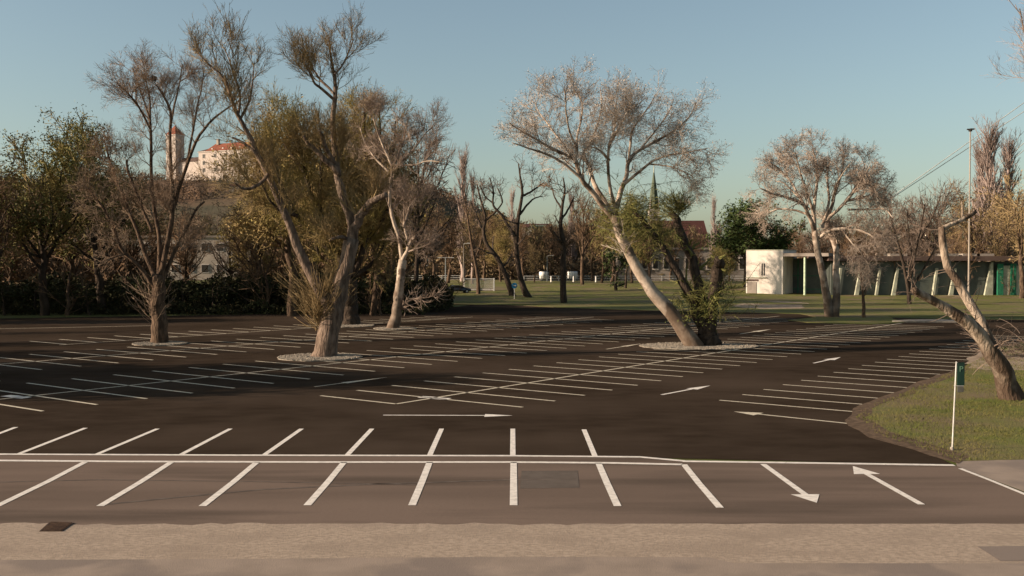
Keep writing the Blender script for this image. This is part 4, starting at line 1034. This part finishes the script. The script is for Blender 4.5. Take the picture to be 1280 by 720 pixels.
for f in ((0, 1, 4), (1, 2, 4), (2, 3, 4), (3, 0, 4), (3, 2, 1, 0)): mb.bm.faces.new([v[i] for i in f])
mb.build('tower_roof', M['tile'], tw)
for py in (170, 186, 202): MB().box((cxx, 4.45, lc(0, py).z), (1.3, .2, 2.6)).build('tower_window', M['window'], tw)
# houses on the hill below the castle
def house(name, pa, pb, ytop, yeave, ybase, Y, wallm, roofm, label, depth=14, gable=True, nwin=0):
    xa, xb = (pa - 640) / FPX * Y, (pb - 640) / FPX * Y
    zz = lambda py: H + (HZ - py) / FPX * Y
    e = empty(name, ((xa + xb) / 2, Y, zz(ybase))); tag(e, label, 'house')
    w = xb - xa; hz_, ht = zz(yeave) - zz(ybase), zz(ytop) - zz(ybase)
    MB().box((0, depth / 2, hz_ / 2), (w, depth, hz_)).build('wall', wallm, e)
    mb = MB(); hip(mb, -w / 2 - .5, w / 2 + .5, -.5, depth + .5, hz_ + .003, max(ht - hz_, .3), 0.2 if gable else w * .2)
    mb.build('roof', roofm, e)
    for i in range(nwin):
        x = -w / 2 + w * (i + .5) / nwin
        f = MB().box((x, -.08, hz_ * .55), (w / nwin * .42, .16, hz_ * .34)).build('window', M['castle_trim'], e)
        MB().box((x, -.2, hz_ * .55), (w / nwin * .3, .1, hz_ * .26)).build('pane', M['window'], f)
    return e
house('house', 287, 330, 229, 233, 246, 780, M['stone'], M['tile_dark'], 'low house with red roof on the slope under the castle palace')
house('house', 508, 524, 244, 249, 266, 760, M['wallgrey'], M['tile'], 'house with bright red roof among the trees of the hill', nwin=3)
house('town_house', 652, 690, 279, 284, 330, 420, M['stone'], M['tile_dark'], 'house with reddish roof behind the dark bare tree pair', nwin=4)
house('town_house', 664, 681, 280.5, 283, 330, 405, M['glass'], M['copper'], 'dark greenish glazed block beside the reddish roofed house', depth=10)
house('town_house', 820, 887, 274, 309, 345, 430, M['wallgrey'], M['tile_dark'], 'house with tall steep dark red roof left of the round evergreen', depth=30, nwin=6)
house('pavilion', 500, 548, 333, 337, 352, 270, M['wallgrey'], M['tile_brown'], 'low dim pavilion with a teal signboard on its roof', depth=10, nwin=5)
# church
e = empty('church_tower', wp(817, HZ, 820)); e.location.z = 2; tag(e, 'church tower with slender green spire and pale stone shaft on the skyline', 'church')
k = 820 / FPX; zz = lambda py: H + (HZ - py) * k - 2
MB().box((0, 0, zz(262) / 2), (8, 8, zz(262))).build('shaft', M['castle'], e)
MB().cyl((0, 0, zz(262)), (0, 0, zz(250)), 4.6, 4.0, 8).build('belfry', M['copper'], e)
MB().cyl((0, 0, zz(250)), (0, 0, zz(216)), 3.6, .5, 8).build('spire', M['copper'], e)
MB().cyl((0, 0, zz(216)), (0, 0, zz(204)), .5, .15, 8).build('finial', M['cream'], e)
for dx in (-3.2, 3.2): MB().cyl((dx, -3.2, zz(262)), (dx, -3.2, zz(248)), .8, .05, 6).build('pinnacle', M['castle'], e)
for py in (270, 285): MB().box((0, -4.1, zz(py)), (1.8, .2, 5)).build('window', M['window'], e)

# long pale building behind the left thicket
def long_building(name, pa, pb, ytop, ybase, Y, wallm, label, n, rows=1, depth=12, roofm=None, gap=None):
    xa, xb = (pa - 640) / FPX * Y, (pb - 640) / FPX * Y; zz = lambda py: H + (HZ - py) / FPX * Y
    zb = terr(0, Y); e = empty(name, ((xa + xb) / 2, Y, zb)); tag(e, label, 'building')
    h = zz(ytop) - zb; w = xb - xa
    MB().box((0, depth / 2, h / 2), (w, depth, h)).build('wall', wallm, e)
    MB().box((0, depth / 2, h + .25), (w + .8, depth + .8, .5)).build('roof', roofm or M['wallgrey'], e)
    for r in range(rows):
        for i in range(n):
            x = -w / 2 + w * (i + .5) / n; z = h * (r + .55) / rows
            f = MB().box((x, -.06, z), (w / n * .55, .12, h / rows * .42)).build('window', M['castle_trim'], e)
            MB().box((x, -.15, z), (w / n * .45, .08, h / rows * .34)).build('pane', M['window'], f)
    return e
long_building('long_building', 60, 322, 297, 350, 262, M['stone'], 'long pale building seen in pieces through the thicket on the left', 14, 2)
long_building('long_building', 772, 934, 312, 352, 262, M['wallgrey'], 'long low weathered grey building behind the ivy clad willow', 12, 1)

# white building and the glazed hall to its right
b = gp(962, 368.5); Y = b.y
kx = lambda px: (px - 640) / FPX * Y
kz = lambda py: H + (HZ - py) / FPX * Y - b.z
e = empty('white_building', (kx(982), Y, b.z), -.55); tag(e, 'white box shaped building with slit window and glazed side under a canopy', 'building')
cx0 = kx(982); X = lambda px: (kx(px) - cx0) * 1.17
hk = kz(313)
MB().box(((X(938.5) + X(979)) / 2, 4, hk / 2), (X(979) - X(938.5), 8, hk)).build('wall', M['plaster'], e)
MB().box(((X(938.5) + X(979)) / 2, 4, hk + .08), (X(979) - X(938.5) + .1, 8.1, .14)).build('roof', M['cream'], e)
w_ = MB()
for px in (956.3, 958.6): w_.box((X(px), -.03, kz(337)), (.2, .06, 2.1))
w_.build('slit_window', M['window'], e)
MB().box((X(945.5), -.05, kz(350.5)), (2.1, .1, .35)).build('sign_board', M['tile_brown'], e)
MB().box((X(945), -.04, kz(360)), (1.7, .08, 2.0)).build('door', M['wallgrey'], e)
MB().box((X(950), -.12, kz(347.2)), (X(962) - X(939), .24, .12)).build('ledge', M['cream'], e)
mb = MB(); mb.box((X(1003), 3.5, kz(318.5)), (X(1028) - X(979.5), 7, .55)); mb.build('canopy', M['wallgrey'], e)
MB().box((X(1003), 6, kz(345)), (X(1027) - X(980), .3, kz(319) * .9)).build('glazing', M['glass'], e)
MB().cyl((X(1001.5), .6, -.1), (X(1001.5), .6, kz(320.5)), .2, n=14).build('column', M['mint'], e)
mb = MB()
for px in (985, 992, 1010, 1018): mb.box((X(px), 5.8, kz(345)), (.12, .1, kz(319) * .9))
for py in (362, 345): mb.box((X(1003), 5.82, kz(py)), (X(1027) - X(980), .08, .1))
mb.build('glazing_bars', M['green'], e)

b2 = gp(1160, 371); Y2 = b2.y + 4
e = empty('glazed_hall', (kx(1160), Y2, b2.z)); tag(e, 'long low glazed hall with pale green slanted piers and green frames at the right', 'building')
sc = Y2 / Y; X = lambda px: (px - 640) / FPX * Y2 - kx(1160)
kz2 = lambda py: H + (HZ - py) / FPX * Y2 - b2.z
w = X(1360) - X(1040)
MB().box(((X(1360) + X(1040)) / 2, 6, kz2(327) / 2), (w, 11, kz2(327))).build('wall', M['glass'], e)
MB().box(((X(1360) + X(1040)) / 2, 5.2, kz2(323)), (w + 2, 13, .8)).build('roof', M['tile_brown'], e)
for px in (1195, 1222, 1240, 1130): MB().box((X(px), 4, kz2(318.5)), (3.0, 3, .45)).build('roof_vent', M['stone'], e)
for px, lw in ((1047, .35), (1072, .55), (1096, .3), (1118, .55), (1167, .25), (1190, .6)):
    mb = MB(); zb, zt = 0, kz2(335); lean = .5
    mb.prism([(X(px) - lw, -.3, zb), (X(px) + .1, -.3, zb), (X(px) + lean + .2, -.3, zt), (X(px) + lean - .15, -.3, zt)], (0, .6, 0))
    mb.build('pier', M['cream'], e)
mb = MB(); mb.prism([(X(1230), -.3, 0), (X(1240.5), -.3, 0), (X(1240.5), -.3, kz2(328)), (X(1238), -.3, kz2(328))], (0, .5, 0)); mb.build('pier', M['cream'], e)
for i, px in enumerate((1249, 1265, 1285, 1305, 1325)): MB().box((X(px), -.35, kz2(350)), (1.0, .3, kz2(328) - .2)).build('green_frame', M['green'], e)
for px in (1256.5, 1275, 1295, 1315): MB().box((X(px), -.2, kz2(351)), (1.6, .3, kz2(332))).build('panel', M['cream'], e)
mb = MB()
for i in range(9): mb.box((X(1250 + i * 9), -.04, kz2(350)), (.1, .08, kz2(328)))
mb.build('glazing_bars', M['green'], e)

# ------------------------------------------------------------------ bridge cables, mast, lamps, signs
e = empty('cable_bridge', (160, 330, 0)); tag(e, 'pale stay cables of a bridge slanting down across the right edge of the sky', 'bridge')
def cable(p0, p1, Ya, Yb, ext0, ext1):
    a = wp(*p0, Ya); c = wp(*p1, Yb); d = c - a
    a2 = a - d * ext0; c2 = c + d * ext1; o = Vector((160, 330, 0))
    MB().cyl(a2 - o, c2 - o, .12, n=6).build('stay_cable', M['cable'], e)
    return a2, c2
cable((1160, 214), (1282, 127), 330, 340, .9, 3.2)
cable((1160, 218), (1282, 138), 330, 340, .9, 3.2)
cable((1258, 198), (1282, 177), 335, 338, 5.5, 14)
cable((1262, 203), (1282, 186), 335, 338, 5.5, 14)
a = wp(1282, 130, 340) + (wp(1282, 127, 340) - wp(1160, 214, 330)) * 3.1
o = Vector((160, 330, 0))
MB().cyl((a.x - o.x + 10, a.y - o.y - 8, -1), (a.x - o.x, a.y - o.y, a.z + 4), 2.6, 1.6, 8).build('pylon', M['deck'], e)
MB().cyl((a.x - o.x + 10, a.y - o.y + 14, -1), (a.x - o.x, a.y - o.y + 2, a.z + 4), 2.6, 1.6, 8).build('pylon', M['deck'], e)
MB().box((60, 14, 9.4), (340, 12, 2.2)).build('deck', M['deck'], e)

def pole(name, px, pyb, pyt, r, label, cat, head='mast', Y=None, m='metal'):
    b = gp(px, pyb) if Y is None else Vector(((px - 640) / FPX * Y, Y, terr(0, Y)))
    e = empty(name, b); tag(e, label, cat); h = H + (HZ - pyt) / FPX * b.y - b.z
    MB().cyl((0, 0, -.1), (0, 0, h), r * 1.2, r * .7, 10).build('pole', M[m], e)
    if head == 'mast':
        mb = MB(); mb.cyl((0, 0, h - .25), (0, 0, h), .28, .34, 10); mb.box((.25, -.1, h + .12), (.7, .35, .22)); mb.box((-.3, .1, h + .1), (.4, .35, .2)); mb.build('floodlight', M['window'], e)
    elif head == 'lamp':
        mb = MB(); mb.cyl((0, 0, h), (.9, 0, h + .15), .05, n=6); mb.box((1.1, 0, h + .15), (.9, .3, .14)); mb.build('lamp_head', M['metal'], e)
    elif head == 'double':
        mb = MB(); mb.cyl((-1.0, 0, h), (1.0, 0, h), .05, n=6)
        for s in (-1, 1): mb.box((s * 1.2, 0, h), (.8, .3, .14))
        mb.build('lamp_head', M['metal'], e)
    return e
pole('lamp_mast', 1211, 372, 163, .14, 'tall slim pale mast with small dark head, behind the broken leaning tree', 'mast', 'mast', Y=175, m='stone')
pole('street_lamp', 579.5, 360, 305, .09, 'single armed street lamp left of the white mesh fence', 'street lamp', 'lamp', m='wallgrey')
pole('street_lamp', 557, 360, 322, .12, 'double headed street lamp at the end of the dark thicket', 'street lamp', 'double', m='deck')
pole('street_lamp', 684, 352, 320, .12, 'short street lamp beside the white van', 'street lamp', 'lamp', m='deck')

# sign at right
b = gp(1190, 563, .014)
e = empty('car_park_sign', b); tag(e, 'dark green sign on a thin pale post, on the grass near the right edge', 'sign')
Ys = b.y; tilt = wp(1195.5, 452, Ys) - b
MB().cyl((0, 0, -.15), tilt, .024, .022, 10).build('post', M['metal'], e)
MB().cyl((0, 0, -.08), (0, 0, .10), .08, .05, 10).build('footing', M['kerb'], e)
zt = tilt.z; q = tilt.x / tilt.z
pnl = MB().box((tilt.x + .14, -.01, zt - .39), (.23, .05, .74), bev=.01).build('panel', M['signgreen'], e)
MB().box((tilt.x + .13, -.01, zt - .88), (.20, .04, .20), bev=.008).build('lower_plate', M['signgrey'], e)
mb = MB(); mb.box((tilt.x + .08, -.01, zt - .03), (.16, .03, .02)); mb.box((tilt.x + .08, -.01, zt - .77), (.3, .03, .02)); mb.build('bracket', M['metal'], e)
def text(body, size, loc, m, parent, name='lettering', rot=(math.pi / 2, 0, 0), ext=.004):
    cu = bpy.data.curves.new(name, 'FONT'); cu.body = body; cu.size = size; cu.extrude = ext; cu.align_x = 'CENTER'; cu.align_y = 'CENTER'
    tmp = bpy.data.objects.new('tmp', cu); col.objects.link(tmp); bpy.context.view_layer.update()
    me = bpy.data.meshes.new_from_object(tmp.evaluated_get(bpy.context.evaluated_depsgraph_get())); bpy.data.objects.remove(tmp)
    me.materials.clear(); me.materials.append(m); me.name = name
    o = link(bpy.data.objects.new(name, me), parent); o.location = loc; o.rotation_euler = rot; return o
text('P', .26, (tilt.x + .14, -.042, zt - .24), M['signletter'], e)

# blue arrow sign on the lawn
b = gp(643, 374); e = empty('traffic_sign', b); tag(e, 'small round blue traffic sign with white arrow on the lawn, beside the dark bare trees', 'sign')
zc = H + (HZ - 357) / FPX * b.y - b.z
MB().cyl((0, 0, -.1), (0, 0, zc + .2), .05, n=8).build('post', M['metal'], e)
MB().cyl((0, -.08, zc), (0, -.12, zc), .46, n=28).build('disc', M['blue'], e)
mb = MB(); mb.box((-.1, -.13, zc), (.36, .015, .1)); mb.prism([(.08, -.137, zc - .16), (.35, -.137, zc), (.08, -.137, zc + .16)], (0, .014, 0)); mb.build('arrow', M['white'], e)

# teal signboard on the pavilion
Yt = 268; e = empty('signboard', wp(525, 332, Yt)); tag(e, 'teal signboard with blurred pale lettering on the roof of the dim pavilion', 'signboard')
MB().box((0, 0, 1.0), (4.4, .15, 1.7)).build('board', M['teal'], e)
rg = random.Random(2); mb = MB()
x = -1.9
while x < 1.9:
    h = rg.choice((.5, .75, .9)); mb.box((x, -.1, .75 + h / 2), (.14, .06, h)); mb.box((x + .15, -.1, .8 + h * rg.choice((.3, .8))), (.2, .05, .12)); x += rg.uniform(.36, .5)
mb.build('lettering', M['white'], e)
MB().box((0, -.02, .02), (4.4, .2, .16)).build('frame', M['metal'], e)

# white mesh fence and long white railing on the embankment
def railing(name, pa, pb, Y, h, label, rails, step, base_h=0, m='white', end=False):
    xa, xb = (pa - 640) / FPX * Y, (pb - 640) / FPX * Y; z = terr(0, Y)
    e = empty(name, ((xa + xb) / 2, Y, z)); tag(e, label, 'fence'); w = xb - xa
    mb = MB()
    for r_ in rails: mb.box((0, 0, r_ * h), (w, .08, .12))
    mb.build('rails', M[m], e)
    n = max(2, int(w / step))
    for i in range(n + 1): MB().box((-w / 2 + w * i / n, -.09, h / 2), (.12, .1, h)).build('post', M[m], e)
    if base_h: MB().box((0, .1, base_h / 2), (w, .25, base_h)).build('plinth', M['kerb'], e)
    return e
fe = railing('mesh_fence', 580, 618, 192, 2.35, 'white framed mesh fence panel left of the lawn', (.96, .12), 3, .5)
w = 38 / FPX * 192; mb = MB()
for i in range(60): mb.box((-w / 2 + w * i / 60, .03, 1.3), (.03, .03, 1.9))
for z in (.7, 1.0, 1.3, 1.6, 1.9): mb.box((0, .05, z), (w, .02, .03))
mb.build('mesh', M['metal'], fe)
MB().box((w / 2 - .1, -.2, 1.2), (.25, .1, 2.4)).build('end_post', M['white'], fe)
railing('railing', 655, 935, 250, 1.25, 'long white railing across the back of the lawn', (.97, .55), 4, .35)
railing('railing', 440, 575, 262, 1.2, 'white railing seen in pieces behind the slim pale sycamore', (.97, .55), 4, .3)

# white bollards by the railing
for i, (px, lab) in enumerate(((689, 'white bollard furthest left at the back of the lawn'), (717, 'white bollard right of the straight dark bare tree'), (745, 'white bollard furthest right at the back of the lawn'))):
    bb = wp(px, HZ, 236); bb.z = terr(0, 236); e = empty('bollard', bb); tag(e, lab, 'bollard', 'bollards at the back of the lawn')
    MB().cyl((0, 0, -.1), (0, 0, 1.25), .2, .17, 10).build('post', M['white'], e); MB().cyl((0, 0, 1.25), (0, 0, 1.42), .17, .06, 10).build('cap', M['white'], e)

def vehicle(name, px, Y, rz, label, cat, van, paint):
    bb = wp(px, HZ, Y); bb.z = terr(0, Y) + .05; e = empty(name, bb, rz); tag(e, label, cat)
    if van: prof = [(-2.5, .35), (2.5, .35), (2.55, .9), (2.2, 1.15), (1.6, 2.0), (1.3, 2.15), (-2.4, 2.2), (-2.5, 2.0)]; L = 5
    else: prof = [(-2.1, .3), (2.1, .3), (2.15, .62), (1.9, .82), (1.05, .92), (.45, 1.38), (-1.0, 1.42), (-1.65, .98), (-2.1, .9)]; L = 4.2
    wd = 1.9 if van else 1.7
    mb = MB(); mb.prism([(x, -wd / 2, z) for x, z in prof], (0, wd, 0))
    bmesh.ops.bevel(mb.bm, geom=list(mb.bm.edges), offset=.06, segments=2, affect='EDGES'); body = mb.build('body', M[paint], e, True)
    if van: win = [[(1.35, 1.2), (2.05, 1.2), (1.6, 1.9), (1.35, 1.9)]]
    else: win = [[(.1, .95), (.85, .95), (.4, 1.3), (.1, 1.33)], [(-.95, .95), (.02, .95), (.02, 1.33), (-.9, 1.34)]]
    for wn in win:
        mb = MB()
        for s in (-1, 1): mb.prism([(x, s * (wd / 2 + .005), z) for x, z in wn], (0, s * .01, 0))
        mb.build('window', M['window'], e)
    for x in (-L * .32, L * .32):
        for s in (-1, 1):
            wmb = MB(); wmb.cyl((x, s * (wd / 2 - .18), .33), (x, s * (wd / 2 + .02), .33), .33, n=18); wl = wmb.build('wheel', M['rubber'], e)
            MB().cyl((x, s * (wd / 2 + .02), .33), (x, s * (wd / 2 + .035), .33), .19, n=14).build('rim', M['metal'], wl)
    for s in (-1, 1): MB().box(((L / 2 + .02) if not van else 2.52, s * .6, .75), (.06, .3, .15)).build('headlight', M['white'], e)
    return e
vehicle('van', 680, 256, 1.45, 'white van parked behind the railing beyond the lawn', 'van', True, 'vanpaint')
vehicle('van', 715, 262, 1.7, 'white van behind the railing right of the straight dark bare tree', 'van', True, 'vanpaint')
vehicle('parked_car', 573, 185, .3, 'dark parked car in the shade at the left end of the mesh fence', 'car', False, 'carpaint')

# low concrete slab on the right branch road
b = gp(1156, 402); e = empty('traffic_island', b); tag(e, 'small pale traffic island in the side road right of the twin trunked sycamore', 'traffic island')
mb = MB(); mb.prism([(-3.6, -.8, 0), (-1.5, -1.6, 0), (2.6, -1.8, 0), (3.4, -.4, 0), (2.4, 1.4, 0), (-1.5, .8, 0)], (0, 0, .16)); mb.build('kerb', M['kerb'], e)

# nests in T1
for i, (px, py, lab) in enumerate(((180, 96, 'left one of two dark nests high in the many limbed tree'), (192, 98, 'right one of two dark nests high in the many limbed tree'))):
    p = wp(px, py, gp(200, 429).y + .5); rng = np.random.default_rng(i)
    pts = blob([((0, 0, 0), (.22, .2, .17), 1)], 200, rng); V, F = cards(pts, .10, rng, 1, .03, 2.5)
    o = link(bpy.data.objects.new('nest', fast_mesh('nest', V, F, M['nest']))); o.location = p; tag(o, lab, 'nest')

# tree standing outside the right edge whose twigs reach in at the top right
b = Vector((27.5, 46, 0.08)); Yb = 46
LR = [[(b.x, 46, 0, .45), (b.x - .3, 46, 4, .36), (b.x - .6, 46, 8, .3), (b.x - .9, 46, 12, .2), (b.x - 1.9, 46, 15, .1), (b.x - 2.6, 46, 18, .04)],
      [(b.x - .7, 46, 9, .15), (b.x - 2.3, 45.8, 11, .10), (b.x - 3.6, 45.6, 12.8, .07), (b.x - 4.5, 45.5, 14.6, .04), (b.x - 4.9, 45.5, 16.4, .02)],
      [(b.x - .8, 46, 11, .16), (b.x - 2.8, 46.5, 13.4, .1), (b.x - 4.2, 47, 15.6, .05), (b.x - 4.7, 47, 17.4, .02)],
      [(b.x - .9, 46, 11, .12), (b.x - 2.6, 45.5, 13.6, .08), (b.x - 3.9, 45, 16, .05), (b.x - 4.3, 45, 18, .02)],
      [(b.x - .6, 46, 9, .2), (b.x + 1.5, 46, 12, .13), (b.x + 2.6, 46, 15, .05)]]
build_tree('bare_tree', b, LR, HERO((.7, 1.6), (0, 0, .14), 1.7, .008), M['bark_grey'], M['tw_pink'],
           'bare tree outside the right edge with fuzzy twigs reaching in at the top right corner', seed=31, cat='tree')

# grass blades on the right verge
def tufts(poly, n, h, seed, z):
    rng = np.random.default_rng(seed); A_ = np.array(poly); out = []
    x0, y0 = A_.min(0); x1, y1 = min(A_[:, 0].max(), 36), min(A_[:, 1].max(), 80)
    P = np.stack([rng.uniform(x0, x1, n), rng.uniform(y0, y1, n)], 1)
    ins = np.zeros(n, bool); j = len(A_) - 1
    for i in range(len(A_)):
        a, c = A_[i], A_[j]
        cond = ((a[1] > P[:, 1]) != (c[1] > P[:, 1])) & (P[:, 0] < (c[0] - a[0]) * (P[:, 1] - a[1]) / (c[1] - a[1] + 1e-12) + a[0]); ins ^= cond; j = i
    P = P[ins]; m = len(P)
    patch = np.sin(P[:, 0] * .9 + 1.3 * np.sin(P[:, 1] * .5)) * np.sin(P[:, 1] * .7)
    P = P[patch + rng.normal(0, .5, m) > -.35]; m = len(P)
    hh = h * rng.uniform(.4, 1.4, m); a = rng.uniform(0, np.pi, m); w = .012
    B0 = np.stack([P[:, 0] - w * np.cos(a), P[:, 1] - w * np.sin(a), np.full(m, z)], 1); B1 = np.stack([P[:, 0] + w * np.cos(a), P[:, 1] + w * np.sin(a), np.full(m, z)], 1)
    T = np.stack([P[:, 0] + rng.normal(0, .03, m), P[:, 1] + rng.normal(0, .03, m), z + hh], 1)
    V = np.stack([B0, B1, T], 1).reshape(-1, 3)
    o = link(bpy.data.objects.new('grass', fast_mesh('grass', V, np.arange(m * 3).reshape(m, 3), M['blade']))); o['kind'] = 'stuff'
tufts([tuple(p) for p in isl_w], 130000, .07, 3, .012)

# ------------------------------------------------------------------ world, sun, camera
EL, AZ = 17.0, 11.0       # light travels towards +X and a little +Y
w = bpy.data.worlds.new('World'); scene.world = w; w.use_nodes = True
nt = w.node_tree; bgn = nt.nodes['Background']
sky = nt.nodes.new('ShaderNodeTexSky'); sky.sky_type = 'NISHITA'; sky.sun_disc = False
d = Vector((math.cos(R_(EL)) * math.cos(R_(AZ)), math.cos(R_(EL)) * math.sin(R_(AZ)), -math.sin(R_(EL))))
sky.sun_elevation = R_(EL); sky.sun_rotation = math.atan2(-d.x, -d.y) % (2 * math.pi)
sky.air_density = 1.0; sky.dust_density = 1.5; sky.ozone_density = 1.0
hs = nt.nodes.new('ShaderNodeHueSaturation'); hs.inputs['Saturation'].default_value = .82
tn = nt.nodes.new('ShaderNodeMix'); tn.data_type = 'RGBA'; tn.blend_type = 'MULTIPLY'; tn.inputs[0].default_value = 1; tn.inputs[7].default_value = (0.94, 1.005, .975, 1)
nt.links.new(sky.outputs['Color'], hs.inputs['Color']); nt.links.new(hs.outputs['Color'], tn.inputs[6]); nt.links.new(tn.outputs[2], bgn.inputs['Color'])
bgn.inputs['Strength'].default_value = .066
sl = bpy.data.lights.new('sun', 'SUN'); sl.energy = 4.5; sl.angle = R_(.5); sl.color = (1.0, .82, .65)
so = link(bpy.data.objects.new('sun', sl)); so.rotation_mode = 'QUATERNION'; so.rotation_quaternion = d.to_track_quat('-Z', 'Y')

cam = bpy.data.cameras.new('camera'); cam.sensor_width = 36; cam.lens = FPX / 1280 * 36; cam.clip_end = 20000; cam.clip_start = .1
co = link(bpy.data.objects.new('camera', cam)); co.location = (0, 0, H); co.rotation_euler = (math.pi / 2 - TH, 0, 0)
scene.camera = co
scene.view_settings.view_transform = 'Standard'; scene.view_settings.look = 'None'; scene.view_settings.exposure = 1.05; scene.view_settings.gamma = 1
